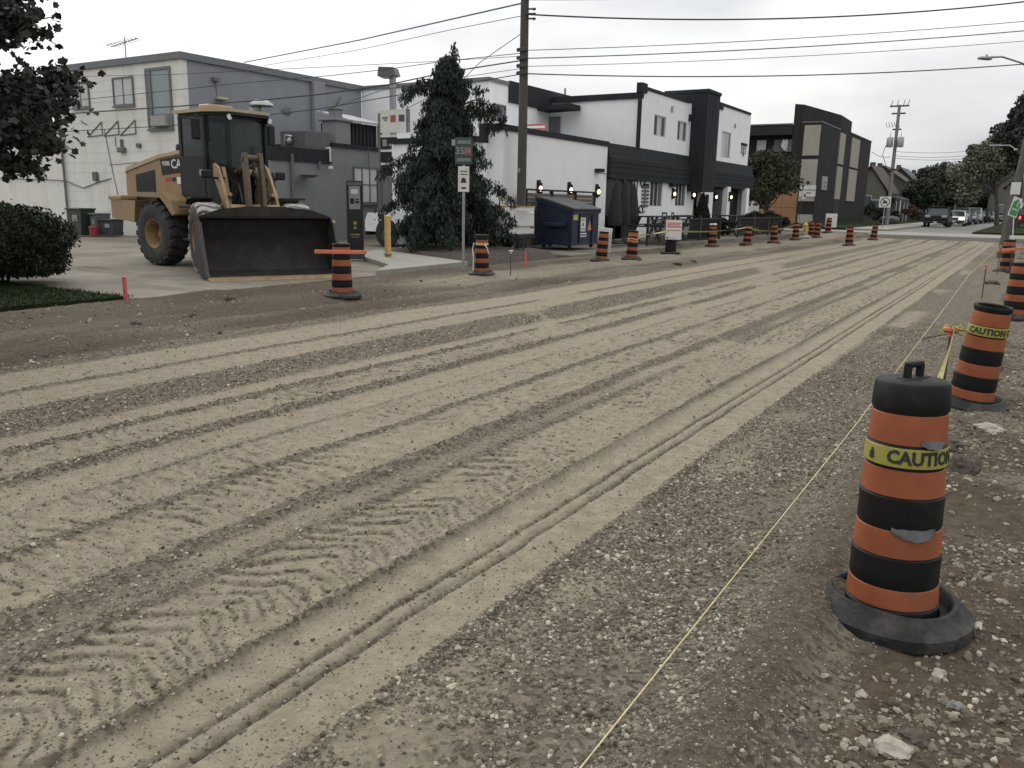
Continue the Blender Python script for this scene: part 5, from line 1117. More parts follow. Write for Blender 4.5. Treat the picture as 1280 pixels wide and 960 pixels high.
# weeping conifer
def weeping():
    rnd = random.Random(5); lo = Vector((-15.55, 21.15, .25)); t = thing('weeping_conifer', 'tall dark weeping conifer with drooping sprays in the planting bed', 'tree', tuple(lo)); H = 6.15
    t_ = MB().tube([(0,0,-.2),(.03,0,2),(-.03,.0,4),(.12*CR.x,.12*CR.y,5.3),(.30*CR.x,.30*CR.y,H-.1)], [.17,.13,.08,.05,.02], 8)
    cr = MB(); br = []
    def spray(p, L_, dens=1.0):
        k = int(12*dens); ax = Vector((rnd.uniform(-.35,.35), rnd.uniform(-.35,.35), -1)).normalized()
        for j in range(k):
            q = p+ax*L_*(j+rnd.random())/k+Vector((rnd.uniform(-.05,.05), rnd.uniform(-.05,.05), 0)); s = rnd.uniform(.032, .062)
            d = Vector((rnd.uniform(-.6,.6), rnd.uniform(-.6,.6), -1)).normalized(); sd_ = d.cross(rv(rnd)).normalized()
            cr.add([q, q+d*s*1.1+sd_*s*.42, q+d*s*2.3, q+d*s*1.1-sd_*s*.42], [(0,1,2,3)])
    def bough(z, ang, L_, rise=.25):
        d = Vector((math.cos(ang), math.sin(ang), 0)); p0 = Vector((0, 0, z)); pts = []
        if z > 4.6: p0 += CR*.1
        n = max(5, int(L_*5))
        for i in range(n+1):
            u = i/n; pts.append(p0+d*L_*u+Vector((0, 0, rise*L_*math.sin(u*1.9)-.42*L_*u*u)))
        t_.tube(pts, [max(.006, .035*(1-u/n)) for u in range(n+1)], 4, False)
        for i, p in enumerate(pts):
            u = i/n
            if u < .12: continue
            for _ in range(12 if z < 4.6 else 9):
                o_ = Vector((rnd.gauss(0, .10), rnd.gauss(0, .10), rnd.gauss(0, .05))); spray(p+o_, rnd.uniform(.16, .46)*(1.15-.3*u)*(1 if z < 4.5 else .62))
    for i in range(178):
        z = .45+5.2*(rnd.random()**1.12); u = z/H
        R_ = (2.5*(1-u)**1.12 if u > .15 else 2.15)*rnd.uniform(.55, 1.0)
        if u > .75: R_ = max(.16, .62*(1-u)/.25)*rnd.uniform(.5, 1.0)
        an_ = rnd.uniform(0, 6.28); R_ *= 1-.22*max(0, -math.cos(an_-math.atan2(CR.y, CR.x)))*(z < 1.6)
        bough(z, an_, max(.18, R_))
    rt = math.atan2(CR.y, CR.x)
    for z, L_, rs_ in ((4.85, 1.0, .30), (3.75, 1.75, .60), (3.65, 1.6, .56), (1.9, 2.0, .3), (1.4, 2.15, .22), (1.0, 2.3, .15)): bough(z, rt+rnd.uniform(-.2, .2), L_, rs_)
    for z, L_, rs_ in ((4.7, 1.35, .40), (4.6, 1.2, .36), (2.8, 1.9, .2), (1.6, 1.9, .2)): bough(z, rt+math.pi+rnd.uniform(-.25, .25), L_, rs_)
    for k in range(28): spray(Vector((0,0,5.2))+CR*(.10+.22*k/28)+Vector((rnd.gauss(0,.07), rnd.gauss(0,.07), .9*k/28)), .30)
    part('trunk', t_, M_BARK, t, 60); part('crown', cr, mat('conifer_foliage', (.034,.046,.036), .8, var=.35, vs=2.2, isl=.55, spec=.2), t); return t
weeping()
# clipped yew at the left edge
def shrub(name, label, loc, rx, ry, rz_, n, ls, lm, seed, cat='shrub', cone=False, group=None, lumps=60):
    rnd = random.Random(seed); t = thing(name, label, cat, loc, group=group); cr = MB(); L_ = [rv(rnd) for _ in range(lumps)]
    for i in range(n):
        d = rv(rnd); k = 1+.26*max(0, max(d.dot(q) for q in L_[:30])-.88)*6+(.12 if rnd.random() < .02 else 0); r = (.72+.30*rnd.random())*k
        if cone:
            z = rnd.random(); a = rnd.uniform(0, 6.28); rr = (1-z)**.8*(.75+.3*rnd.random()); p = Vector((math.cos(a)*rx*rr, math.sin(a)*ry*rr, z*rz_*2*.98+.04))
        else:
            e_ = 1/((abs(d.x)**3.2+abs(d.y)**3.2+abs(d.z)**3.2)**(1/3.2)); r *= .55*e_+.45; p = Vector((d.x*rx*r, d.y*ry*r, rz_+d.z*rz_*r))
            if p.z < .12: continue
        leaf(cr, p, ls*rnd.uniform(.6, 1.3), rnd, .4)
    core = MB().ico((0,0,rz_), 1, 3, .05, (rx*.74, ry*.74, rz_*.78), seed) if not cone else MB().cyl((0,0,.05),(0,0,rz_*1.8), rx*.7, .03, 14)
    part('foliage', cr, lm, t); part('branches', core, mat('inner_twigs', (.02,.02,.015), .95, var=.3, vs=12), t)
    st_ = MB()
    for k in range(5): a = k*1.3; st_.tube([(math.cos(a)*rx*.12, math.sin(a)*ry*.12, -.12), (math.cos(a)*rx*.3, math.sin(a)*ry*.3, rz_*.7)], [.03,.02], 5)
    part('stem', st_, M_BARK, t); return t
M_YEW = mat('yew_foliage', (.024,.032,.017), .85, var=.35, vs=3, isl=.5, spec=.2)
bl = onZ(30, 352, .13); shrub('yew_bush', 'large dark clipped yew bush on the lawn corner', (bl.x-.72, bl.y-.1, .08), 1.15, 1.1, .66, 20000, .045, M_YEW, 3)
cz_ = onZ(877, 304, .17); shrub('cone_cedar', 'cone shaped dark cedar standing by the patio rail', (-13.2, 38.1, .17), .62, .62, 1.05, 5000, .07, M_YEW, 4, 'shrub', True)
# maple overhanging from the left edge
def maple():
    rnd = random.Random(21); D0 = 10.5; base = onZ(-190, 330, .1); base = atD(-230, 300, 11.0); t = thing('maple_tree', 'dark leaved maple with low boughs hanging in at the left edge', 'tree', (base.x, base.y, .12))
    off = Vector((base.x, base.y, .12)); tb = MB(); tb.tube([(0,0,-.2),(.05,.05,1.6),(.1,.1,3.4),(.0,.1,6),(.1,0,8.5)], [.26,.20,.17,.11,.03], 10); cr = MB()
    def mleaf(p, s):
        n = (rv(rnd)+Vector((0,0,.5))).normalized(); u = n.orthogonal().normalized(); u = Matrix.Rotation(rnd.uniform(0,6.28), 3, n) @ u; v = n.cross(u); pts = []
        for ang, r in ((0,1.0),(26,.66),(48,.95),(75,.58),(110,.76),(150,.5),(180,.40),(210,.5),(250,.76),(285,.58),(312,.95),(334,.66)):
            a = R(ang+rnd.uniform(-6, 6)); pts.append(p+(u*math.cos(a)+v*math.sin(a))*s*r+n*s*.10*math.cos(2*a))
        cr.add(pts, [tuple(range(12))])
    def bough(p0, p1, rad, nl, spread, sag_=.2):
        pts = [p0.lerp(p1, k/6)+Vector((0,0,sag_*math.sin(k/6*3.14))) for k in range(7)]; tb.tube(pts, [rad*(1-.8*k/6) for k in range(7)], 6)
        for i in range(int(nl*5.5)):
            u = rnd.uniform(.18, 1.05); c = p0.lerp(p1, u)+Vector((0,0,sag_*math.sin(min(u,1)*3.14))); o_ = Vector((rnd.gauss(0,spread), rnd.gauss(0,spread), rnd.gauss(0,spread*.8)-.05)); p = c+o_
            if i % 6 == 0: tb.tube([c, c.lerp(p, .6), p], [.012,.008,.004], 4, False)
            mleaf(p, rnd.uniform(.042, .082))
    for (u0, v0), (u1, v1), d0, d1, nl, sp in (((-160,60),(28,28),10.6,10.3,240,.17),((-160,60),(20,0),10.9,10.8,180,.16),((-170,170),(55,125),10.5,10.3,330,.20),((-170,170),(82,98),10.8,10.6,190,.12),((-180,180),(40,160),10.2,10.0,330,.19),((-180,200),(38,205),10.2,10.1,120,.10),((-150,120),(20,140),11.2,11.2,260,.24),((-160,140),(62,180),10.6,10.4,90,.09)):
        bough(atD(u0, v0, d0)-off, atD(u1, v1, d1)-off, .035, nl, sp, .15)
    for i in range(26):
        a = rnd.uniform(0, 6.28); z = rnd.uniform(3.0, 7.5); L_ = rnd.uniform(1.2, 2.6)
        d = Vector((math.cos(a)*L_, math.sin(a)*L_, z+rnd.uniform(0, .8)))
        q = off+d; c_ = (q-Vector((0,0,EYE))); w_ = c_.dot(CF)
        if w_ > 0 and 640+FPX*c_.dot(CR)/w_ > -60: continue
        bough(Vector((0,0,z-.6)), d, .04, 90, .38, .1)
    part('trunk', tb, M_BARK, t, 60); part('crown', cr, mat('maple_leaf', (.032,.034,.027), .7, var=.3, vs=3, isl=.4, spec=.3), t)
maple()
# small plants near the lawn and patio
M_DARKL = leafmat('dark_leaf', (.022,.028,.017)); M_GRN = leafmat('olive_leaf', (.050,.060,.024)); M_GRN2 = leafmat('grey_green_leaf', (.15,.165,.115)); M_AUT = leafmat('russet_leaf', (.085,.050,.035)); M_FAR = leafmat('deep_green_leaf', (.046,.053,.037)); M_BURG = leafmat('burgundy_leaf', (.055,.058,.048)); M_OLV = leafmat('dull_olive_leaf', (.040,.044,.024))
for k, (x, y, w, h, lb) in enumerate(((-13.6, 47.3, 1.5, 1.35, 'dark patio shrub right of the second white post'), (-13.4, 49.8, 1.7, 1.5, 'tall dark patio shrub below the plywood hoarding'), (-13.3, 52.4, 1.6, 1.35, 'dark shrub at the far end of the patio rail'), (-13.9, 43.6, 1.5, 1.1, 'low dark hedge behind the patio rail'))):
    broadleaf('patio_shrub', lb, 'shrub', (x, y, .17), h, w, .05, M_DARKL, .085, 1500, 40+k, 'shrubs along the patio rail', 10)
p = onY(968, 262, 61); broadleaf('leafy_tree', 'olive green spreading tree between the restaurant and the dark plaza', 'tree', (p.x-.6, 61, .2), 5.5, 4.9, 1.2, M_OLV, .13, 6500, 51, None, 22)
for k, (u, v, Y, h, w, lb, lm) in enumerate(((1092, 262, 108, 2.6, 4.0, 'dark bushes at the foot of the first far house', M_FAR), (1141, 268, 112, 2.2, 2.6, 'russet bush in front of the far brick house', M_AUT), (1118, 270, 92, 1.2, 1.6, 'small green bush by the stone planter', M_FAR), (1100, 268, 100, 1.7, 2.4, 'dark bush left of the far pole', M_FAR))):
    p = onY(u, v, Y); broadleaf('garden_bush', lb, 'shrub', (p.x, Y, .45), h, w, .1, lm, .16, 900, 60+k, 'bushes in front of the far houses', 9)
FT = [(1165,204,150,9.0,'russet topped tree behind the far houses',M_AUT,1400),(1128,214,175,9.5,'autumn tree rising over the brown roofs',M_AUT,1100),(1146,216,185,8.0,'smaller autumn tree over the brown roofs',M_AUT,900),(1160,220,120,6.5,'broad dark evergreen mass left of the street trees',M_FAR,2600),(1183,194,140,11.0,'rounded russet green tree at the middle of the far row',M_BURG,2600),(1205,222,150,9.0,'dark tree over the parked cars',M_FAR,2400),(1212,200,135,7.0,'pale green tree among the dark far trees',M_GRN2,1500),(1225,222,160,9.0,'deep green tree left of the far gabled houses',M_FAR,2200),(1236,220,175,9.0,'small dark tree behind the green lawn sign',M_FAR,1500),(1262,168,96,4.4,'silver green tree beside the right street lamp',M_GRN2,3600),(1292,112,76,4.2,'tall dark tree at the right edge behind the pole',M_BURG,4200),(1335,130,72,6.0,'dark tree whose crown runs off the right edge',M_BURG,3000)]
for k, (u, vt, Y, w, lb, lm, n) in enumerate(FT):
    q = onY(u, vt, Y); h = q.z-.4; broadleaf('street_tree', lb, 'tree', (q.x, Y, .4), h, w, h*.22 if vt > 190 else h*.38, lm, .075+.0011*Y, int(n*3.4), 80+k, 'trees along the far street', 18, (-1.5, 0) if lm is M_GRN2 and Y < 100 else (0, 0))
struct('far_wood', (lambda mb, rnd: [leaf(mb, Vector((rnd.uniform(-60, 60), rnd.uniform(215, 240), rnd.uniform(.5, 8.5+2.5*math.sin(rnd.uniform(0, 6)) ))), .75, rnd) for _ in range(7000)] and mb)(MB(), random.Random(99)), M_FAR, None, None, 'stuff')

# ------------------------------------------------------------------ poles, lamps, wires
M_POLE = mat('weathered_pole', (.075,.068,.062), .9, var=.25, vs=3, stretch=(4,4,.4), bump=.6, bs=20)
M_POLEG = mat('grey_pole', (.20,.195,.185), .9, var=.2, vs=3, stretch=(4,4,.4), bump=.4, bs=20)
PX, PY = -15.42, 25.5
pl = thing('utility_pole', 'tall dark wooden utility pole beside the low white restaurant wall', 'utility pole', (PX, PY, .1))
part('shaft', MB().tube([(0,0,-.3),(0,0,4),(-.02,0,8),(.02,0,12.2)], [.17,.155,.14,.12], 14), M_POLE, pl, 60)
def pz_(v): return onY(654, v, PY).z
hw = MB()
for v in (12, 18, 24): hw.cyl((.1,-.02,pz_(v)-.1),(.42,-.02,pz_(v)-.13),.03,.03,6).lathe([(0,-.05),(.05,-.03),(.05,.03),(0,.05)], 8, 'Z', (.36,-.02,pz_(v)-.13))
for v in (63, 73, 83, 92): hw.bbox(-.19,.19,-.19,-.12,pz_(v)-.16,pz_(v)-.04,.01).cyl((-.2,-.16,pz_(v)-.1),(.22,-.16,pz_(v)-.1),.03,.03,6)
part('hardware', hw, M_DSTEEL, pl); part('tag_plate', MB().box(-.04,.04,-.19,-.172,2.6,2.75), M_STEEL, pl)
RP = Vector((-.92, 36.5, 0)); rpz = road_z(-.92, 36.5)
rpl = thing('utility_pole', 'leaning grey wooden pole at the right edge carrying a street lamp', 'utility pole', (RP.x, RP.y, rpz))
ptop = atD(1320, 20, 31.5)-Vector((RP.x, RP.y, rpz)); pdir = ptop.normalized()
def onpole(k): return pdir*k
part('shaft', MB().tube([onpole(-.3), onpole(4), onpole(10.5)], [.15,.14,.12], 14), M_POLE, rpl, 60)
lh = atD(1231, 73, 30.5)-Vector((RP.x, RP.y, rpz)); a0 = onpole(6.9)
lamp_ = part('lamp_arm', MB().tube([a0, a0.lerp(lh, .35)+Vector((0,0,.38)), a0.lerp(lh, .72)+Vector((0,0,.30)), lh+Vector((.1,0,.03))], .035, 8), M_STEEL, rpl, 60)
ax_ = Vector((lh.x-a0.x, lh.y-a0.y, 0)).normalized(); ang_ = math.atan2(ax_.y, ax_.x)
part('lamp_head', MB().bbox(-.28,.28,-.11,.11,-.05,.05,.04).xf(TR(*lh) @ RZ(ang_)).cyl(lh+Vector((.05,0,.05)), lh+Vector((.05,0,.13)), .035, .035, 8), M_STEEL, lamp_)
part('notice_plate', MB().box(-.16,.16,-.20,-.165,2.35,2.8).xf(TR(pdir.x*2.5, pdir.y*2.5, 0)), M_WHITE, rpl)
fpx = onY(1109, 274, 80); fp = thing('utility_pole', 'far pale utility pole with two grey transformers beyond the plaza', 'utility pole', (fpx.x, 80, .42))
ft = onY(1124.5, 131, 80); fd = Vector((ft.x-fpx.x, 0, ft.z-.42)); part('shaft', MB().tube([(0,0,-.3), fd*.5, fd], [.17,.15,.12], 12), M_POLEG, fp, 60)
zt1 = onY(1117, 178, 80).z-.42; bs_ = fd*(zt1/fd.z)
for dx in (-.42, .42): part('transformer', MB().lathe([(0,-.42),(.24,-.42),(.27,-.36),(.27,.34),(.2,.42),(0,.44)], 14, 'Z', (bs_.x+dx, -.25, zt1)).cyl((bs_.x+dx,-.25,zt1+.42),(bs_.x+dx,-.25,zt1+.85),.03,.02,6), mat('transformer_grey', (.34,.35,.355), .5, .2, var=.1), fp, 50)
xa = MB(); 
for k, z_ in enumerate((.99, .93, .80)): b_ = fd*z_; xa.box(b_.x-.75+.2*k, b_.x+.75-.2*k, -.06, .06, b_.z-.06, b_.z+.06)
for dx in (-.65,-.2,.3,.65): b_ = fd*.99; xa.cyl((b_.x+dx,0,b_.z),(b_.x+dx+.1,0,b_.z+.5),.03,.025,6)
for k in range(5): b_ = fd*.84; xa.tube([(b_.x-.9+.2*k,-.1,b_.z+.2),(b_.x-.8+.25*k,-.1,b_.z-.25),(b_.x-.6+.2*k,-.1,b_.z-.1)], .02, 4)
part('crossarm', xa, M_DSTEEL, fp); b_ = fd*.47; part('crossarm', MB().box(b_.x-.35,b_.x+.35,-.2,-.1,b_.z-.1,b_.z+.05).tube([(b_.x-.4,-.2,b_.z),(b_.x-.9,-.25,b_.z+1.2),(b_.x-.7,-.25,b_.z+2.0)],.025,5), M_DSTEEL, fp)
l2p = atD(1244, 182, 62); sl = thing('street_lamp', 'small far street lamp arm in front of the silver green tree', 'street lamp', tuple(onY(1283, 285, 55)))
o_ = Vector(sl.location); pt = atD(1279, 192, 60)-o_; part('arm', MB().tube([pt+Vector((.3,0,-1.5)), pt, pt.lerp(l2p-o_, .5)+Vector((0,0,.30)), l2p-o_], .05, 6), M_STEEL, sl, 60); part('head', MB().bbox(-.4,.4,-.14,.14,-.06,.06,.04).xf(TR(*(l2p-o_))), M_STEEL, sl); part('post', MB().tube([(.2,0,-.3), pt+Vector((.3,0,-1.4)), pt+Vector((.35,0,.4))], [.14,.11,.09], 8), M_POLEG, sl)
M_WIRE = mat('wire', (.035,.036,.038), .6, var=0)
def wire(pts, r, label, name='overhead_wire', grp='overhead wires'):
    pts = [Vector(p) for p in pts]; c = pts[0]; mb = MB().tube(pts, r*.8, 5); o = bpy.data.objects.new(name, mb.mesh(name, M_WIRE, 60, c)); o.location = c; COL.objects.link(o); return tag(o, label, 'wire', grp)
def span(a, b, d, n=24): return sag(a, b, d, n)
PP = lambda v: Vector((PX+.1, PY-.1, onY(656, v, PY-.1).z))
for (v0, (u1, v1), d, r, lb) in ((18, (1330, -4), .42, .034, 'twisted wire from the top of the dark pole to the right'), (0, (1330, -40), .3, .016, 'highest thin wire leaving the dark pole to the right'), (63, (1330, 22), .15, .016, 'thin upper wire of the four running right from the dark pole'), (73, (1330, 34), .15, .022, 'thicker second wire of the four running right from the dark pole'), (83, (1330, 47), .15, .013, 'thinnest third wire of the four running right from the dark pole'), (92, (1330, 76), .28, .026, 'lowest wire of the four running right from the dark pole')):
    wire(span(PP(v0), atD(u1, v1, 31), d), r, lb)
# runs to the left, over the lot, parallel to the white wall
def left(v0, mids, r, lb, Y=20.6): wire([PP(v0)]+[onY(u, v, y_) for u, v, y_ in mids], r, lb)
left(3, [(560,25,29),(450,50,33),(305,78,38)], .040, 'thick cable from the pole top to the roof of the grey building')
left(19, [(560,38,29),(450,62,33),(330,82,37)], .018, 'thin cable below the thick one going to the grey building roof')
left(66, [(560,76,24.6),(480,87,23.6),(408,95,22.8),(300,104,21.8),(214,113,21.1),(71,128,20.8),(-60,142,20.6)], .016, 'thin wire running left across the top of the grey wall')
left(75, [(560,90,24.6),(480,107,23.6),(400,118,22.6),(330,125,21.8),(234,132,21.0),(71,143,20.7),(-60,152,20.5)], .028, 'thick wire running left across the grey wall and white windows')
left(85, [(560,99,24.8),(480,112,23.8),(400,140,22.6)], .013, 'service wire dropping from the pole to the grey annex roof')
left(92, [(560,108,24.6),(480,122,23.4),(400,136,22.5),(333,144,21.7),(214,157,21.0),(71,165,20.7),(-60,172,20.5)], .020, 'lowest wire running left behind the loader cab')
wire([PP(38), onY(600,78,27.5), onY(578,100,29), onY(500,140,30.5)], .018, 'diagonal stay wire from the pole down behind the conifer top')
left(70, [(540,77,24),(400,84,22.6),(220,93,21.2),(103,95.5,20.9),(-60,99,20.6)], .012, 'thin high wire crossing the two small upper windows')
for k, (v0, v1, lb) in enumerate(((189, 186, 'upper far wire right of the transformers'), (194.5, 191.5, 'middle far wire right of the transformers'), (197.5, 195.5, 'lower far wire right of the transformers'))):
    wire(span(onY(1116, v0, 80), onY(1232, v1, 92), .25, 10), .022, lb)
wire(span(onY(1113, 196, 80), onY(1090, 190, 96), .2, 8), .03, 'short far wire left of the transformer pole')

# ------------------------------------------------------------------ lot furniture
kp = onZ(445, 318, .22); kk = thing('kiosk', 'slim black pay kiosk with a small lit screen on the pavement island', 'kiosk', (kp.x, kp.y, .20), rz=ang4+.12)
part('cabinet', MB().bbox(-.215,.215,-.12,.12,0,1.96,.015), M_CABB, kk); part('top_strip', MB().box(-.19,.19,-.128,-.121,1.84,1.92), mat('strip_grey', (.10,.10,.10), .5, var=.1), kk)
part('panel', MB().box(-.145,.145,-.13,-.121,1.22,1.82), mat('panel_grey', (.22,.225,.225), .5, var=.15, vs=8), kk); part('screen', MB().box(-.09,.09,-.136,-.131,1.62,1.74), M_PANEL, kk); part('keypad', MB().box(-.12,-.01,-.136,-.131,1.36,1.50).box(.02,.12,-.136,-.131,1.38,1.44).box(.02,.12,-.136,-.131,1.47,1.50), M_CABB, kk)
part('emblem', MB().cyl((0,-.122,.86),(0,-.127,.86),.05,.05,12).prism([(-.05,.70),(.0,.80),(.05,.72),(.02,.70)], -.127, -.1215, 'Y'), M_EDGE, kk); part('caption', MB().box(-.12,.12,-.126,-.1215,.54,.57).box(-.10,.10,-.126,-.1215,.48,.50), M_EDGE, kk); part('plinth', MB().box(-.23,.23,-.135,.135,-.1,.04), M_DSTEEL, kk)
M_BOL = mat('bollard_yellow', (.50,.34,.12), .6, var=.15, vs=5, stain=((.25,.18,.09), .6, 4, (1,1,.5)))
def bollard(u, v, z, lb):
    p = onZ(u, v, z); t = thing('bollard', lb, 'bollard', (p.x, p.y, z-.02), group='yellow steel bollards'); part('post', MB().lathe([(.085,-.1),(.085,1.02),(.082,1.05),(.0,1.09)], 18), M_BOL, t, 50); part('base_collar', MB().lathe([(.12,0),(.12,.03),(.086,.04)], 18), M_CONC, t)
bollard(485, 318, .22, 'yellow bollard in front of the weeping conifer'); bollard(416.5, 327, .08, 'yellow bollard at the right corner of the loader bucket')
sp = onZ(579, 331, .2); ps = thing('street_sign', 'grey post with a green route sign above a white notice', 'sign', (sp.x, sp.y, .15), rz=ang4-.03)
part('post', MB().box(-.03,.03,-.02,.02,-.2,2.95), M_STEEL, ps)
M_DULL = mat('dull_print', (.24,.26,.25), .6, var=.2, vs=30); M_SGN = mat('sign_green', (.030,.062,.050), .5, var=.08)
g_ = part('green_panel', MB().bbox(-.20,.20,-.035,-.022,2.36,2.96,.008), M_SGN, ps); part('lettering', text_mb('3', .22, .003).xf(TR(-.145, -.038, 2.66)), M_DULL, g_); part('lettering', text_mb('5', .22, .003).xf(TR(-.035, -.038, 2.66)), M_DULL, g_); rp2 = part('red_panel', MB().box(.01,.17,-.038,-.0355,2.57,2.75), mat('sign_red', (.24,.085,.075), .5, var=.05), g_); part('lettering', text_mb('24', .13, .003).xf(TR(.09, -.041, 2.66)), M_DULL, rp2)
part('print', MB().box(-.15,.16,-.038,-.0355,2.82,2.90).box(-.16,.16,-.038,-.0355,2.43,2.50), mat('print_grey', (.16,.2,.18), .6, var=.3, vs=30), g_)
wp = part('white_panel', MB().bbox(-.13,.13,-.035,-.022,1.74,2.32,.008), M_WHITE, ps); part('print', MB().box(-.08,.08,-.038,-.0355,2.2,2.22).box(-.08,.08,-.038,-.0355,2.13,2.15).prism([(-.07,1.95),(.07,1.95),(.035,2.06),(-.035,2.06)], -.038, -.0355, 'Y').box(-.05,.06,-.038,-.0355,1.81,1.85), M_INK, wp)
part('side_plate', MB().box(-.28,-.20,-.03,-.024,2.78,2.92), M_STEEL, ps)
# lot light and tenant sign
LPY = 26.9; lb_ = onY(492, 200, LPY); ll = thing('lot_light', 'grey pole light with a boxy head rising behind the tenant sign', 'street lamp', (lb_.x, LPY, .1)); zt2 = onY(492, 95, LPY).z-.1
part('pole', MB().bbox(-.10,.10,-.10,.10,-.2,zt2,.01), mat('pole_paint', (.26,.265,.27), .5, .2, var=.1, vs=3), ll); part('head', MB().prism([(-.55,zt2-.02),(-.50,zt2+.33),(.12,zt2+.30),(.22,zt2+.02),(-.1,zt2-.06)], -.25, .30, 'Y').xf(RZ(.3)), mat('lamp_box', (.10,.105,.11), .5, .2, var=.1), ll); part('lens', MB().box(-.45,-.02,-.2,.25,zt2-.07,zt2-.03).xf(RZ(.3)), M_GALV, ll)
TY = 25.6; a1, a2 = onY(476, 138, TY), onY(509, 165, TY); ts = thing('tenant_sign', 'white framed tenant sign with a red and a dark logo beside the conifer', 'sign', ((a1.x+a2.x)/2, TY, .1)); hx = (a2.x-a1.x)/2; z1, z0 = a1.z-.1, a2.z-.1
part('post', MB().box(-hx-.10,-hx,-.06,.06,-.2,z1-.1).box(hx,hx+.1,-.06,.06,-.2,z1), M_CONDUIT, ts); pn_ = part('panel', MB().box(-hx,hx,-.05,.05,z0,z1), M_WHITE, ts)
u_ = hx*2/3; part('logo', MB().box(-hx+.1,-hx+.1+u_*.7,-.055,-.0505,z1-.32,z1-.25).prism([(-hx+.15,z1-.34),(-hx+.1+u_*.6,z1-.34),(-hx+.3,z1-.44)], -.055, -.0505, 'Y'), mat('logo_grey', (.16,.16,.17), .6, var=.1), pn_); part('logo', MB().box(-.13,.13,-.055,-.0505,z1-.46,z1-.2), mat('logo_red', (.36,.08,.06), .6, var=.15, vs=9), pn_); part('logo', MB().box(hx-.36,hx-.08,-.055,-.0505,z1-.45,z1-.2), mat('logo_slate', (.06,.065,.075), .6, var=.15, vs=9), pn_)
for k, zz in enumerate((z0-.12, z0-.66, z0-1.15)): part('divider', MB().box(-hx,hx,-.05,.05,zz-.05,zz+.03), M_WHITE, ts); part('tenant_board', MB().box(-hx+.02,hx,-.03,.03,zz-.46,zz-.06), M_CABB, ts)
part('board_print', MB().box(-hx+.1,-hx+.3,-.036,-.031,z0-.5,z0-.25).box(-hx+.4,-hx+.8,-.036,-.031,z0-.5,z0-.42), M_STEEL, ts)
# wheelie bins by the white wall
def bin_(u, v, Y, w, h, col, lb, tilt=0):
    p = onY(u, v, Y); t = thing('wheelie_bin', lb, 'bin', (p.x, Y, .1), rz=tilt, group='bins by the white wall'); part('tub', MB().prism([(-w*.40,0),(w*.40,0),(w*.5,h),(-w*.5,h)], -.3, .3, 'Y'), col, t); part('lid', MB().bbox(-w*.55,w*.55,-.38,.34,h,h+.07,.02), col, t); part('wheel', MB().cyl((-w*.3,.32,.1),(-w*.2,.32,.1),.1,.1,10).cyl((w*.2,.32,.1),(w*.3,.32,.1),.1,.1,10), M_CABB, t); part('label', MB().box(-w*.1,w*.25,-.33,-.302,h*.55,h*.8), M_STEEL, t)
bin_(103, 284, 19.6, .92, .98, mat('dark_green_plastic', (.025,.035,.03), .5, var=.2), 'large dark green bin against the white wall'); bin_(126, 284, 19.9, .42, .80, mat('grey_plastic', (.10,.105,.11), .6, var=.2), 'narrow grey bin right of the red can')
bin_(140, 284, 20.1, .62, .58, mat('charcoal_plastic', (.04,.042,.045), .6, var=.2), 'low charcoal bin nearest the loader', .3)
rc = onY(117, 284, 19.4); solo('red_can', MB().lathe([(0,0),(.16,.0),(.18,.34),(.15,.38),(0,.38)], 14, 'Z', (rc.x, 19.4, .1)), mat('red_plastic', (.22,.02,.025), .5, var=.2), 'small red can between the green and grey bins', 'can')

# ------------------------------------------------------------------ patio
M_PAT = mat('patio_black', (.016,.017,.018), .55, var=.2, vs=8)
def rail(y0, y1, lb, x=-12.75):
    t = thing('patio_rail', lb, 'railing', (x, (y0+y1)/2, .16), group='black patio railings'); n = int((y1-y0)/.13); pk = MB()
    for i in range(n+1): yy = y0+(y1-y0)*i/n-(y0+y1)/2; pk.box(-.012,.012,yy-.012,yy+.012,.1,.95)
    o = part('pickets', pk, M_PAT, t); o['kind'] = 'stuff'; part('top_rail', MB().box(-.03,.03,(y0-y1)/2,(y1-y0)/2,.95,1.0), M_PAT, t); part('bottom_rail', MB().box(-.02,.02,(y0-y1)/2,(y1-y0)/2,.07,.10), M_PAT, t)
    for yy in ((y0-y1)/2, (y1-y0)/2): part('post', MB().box(-.045,.045,yy-.045,yy+.045,-.05,1.08), M_PAT, t)
for k, lb in enumerate(('patio railing section nearest the dumpster', 'patio railing section behind the ribboned barrel', 'patio railing section behind the red notice', 'patio railing section beside the cone cedar', 'patio railing section before the first white post', 'patio railing section before the dark open front', 'patio railing section at the shrubs')):
    if k not in (3,): rail(31.0+k*2.85, 31.0+k*2.85+2.75, lb, -12.75 if k else -12.9)
def table(x, y, rz, lb):
    t = thing('picnic_table', lb, 'table', (x, y, .17), rz, 'black patio tables'); part('top', MB().bbox(-1.0,1.0,-.4,.4,1.02,1.08,.01), M_PAT, t)
    for s_ in (-1, 1): part('bench', MB().bbox(-1.0,1.0,s_*.75-.14,s_*.75+.14,.68,.73,.01), M_PAT, t); part('trestle', MB().prism([(-.75,0),(-.66,0),(-.22,1.02),(-.31,1.02)], s_*.8-.03, s_*.8+.03, 'X').prism([(.75,0),(.66,0),(.22,1.02),(.31,1.02)], s_*.8-.03, s_*.8+.03, 'X').box(s_*.8-.035,s_*.8+.035,-.85,.85,.62,.68), M_PAT, t)
for k, (x, y, rz, lb) in enumerate(((-13.7, 33.6, 1.5, 'high black table behind the ribboned barrel'), (-13.8, 36.6, 1.55, 'long black table behind the red notice'), (-14.6, 40.2, 1.6, 'black table in front of the second ground floor window'), (-14.2, 45.6, 1.5, 'black table before the white pillar'), (-14.3, 49.5, 1.57, 'black table under the dark open front'))): table(x, y, rz, lb)
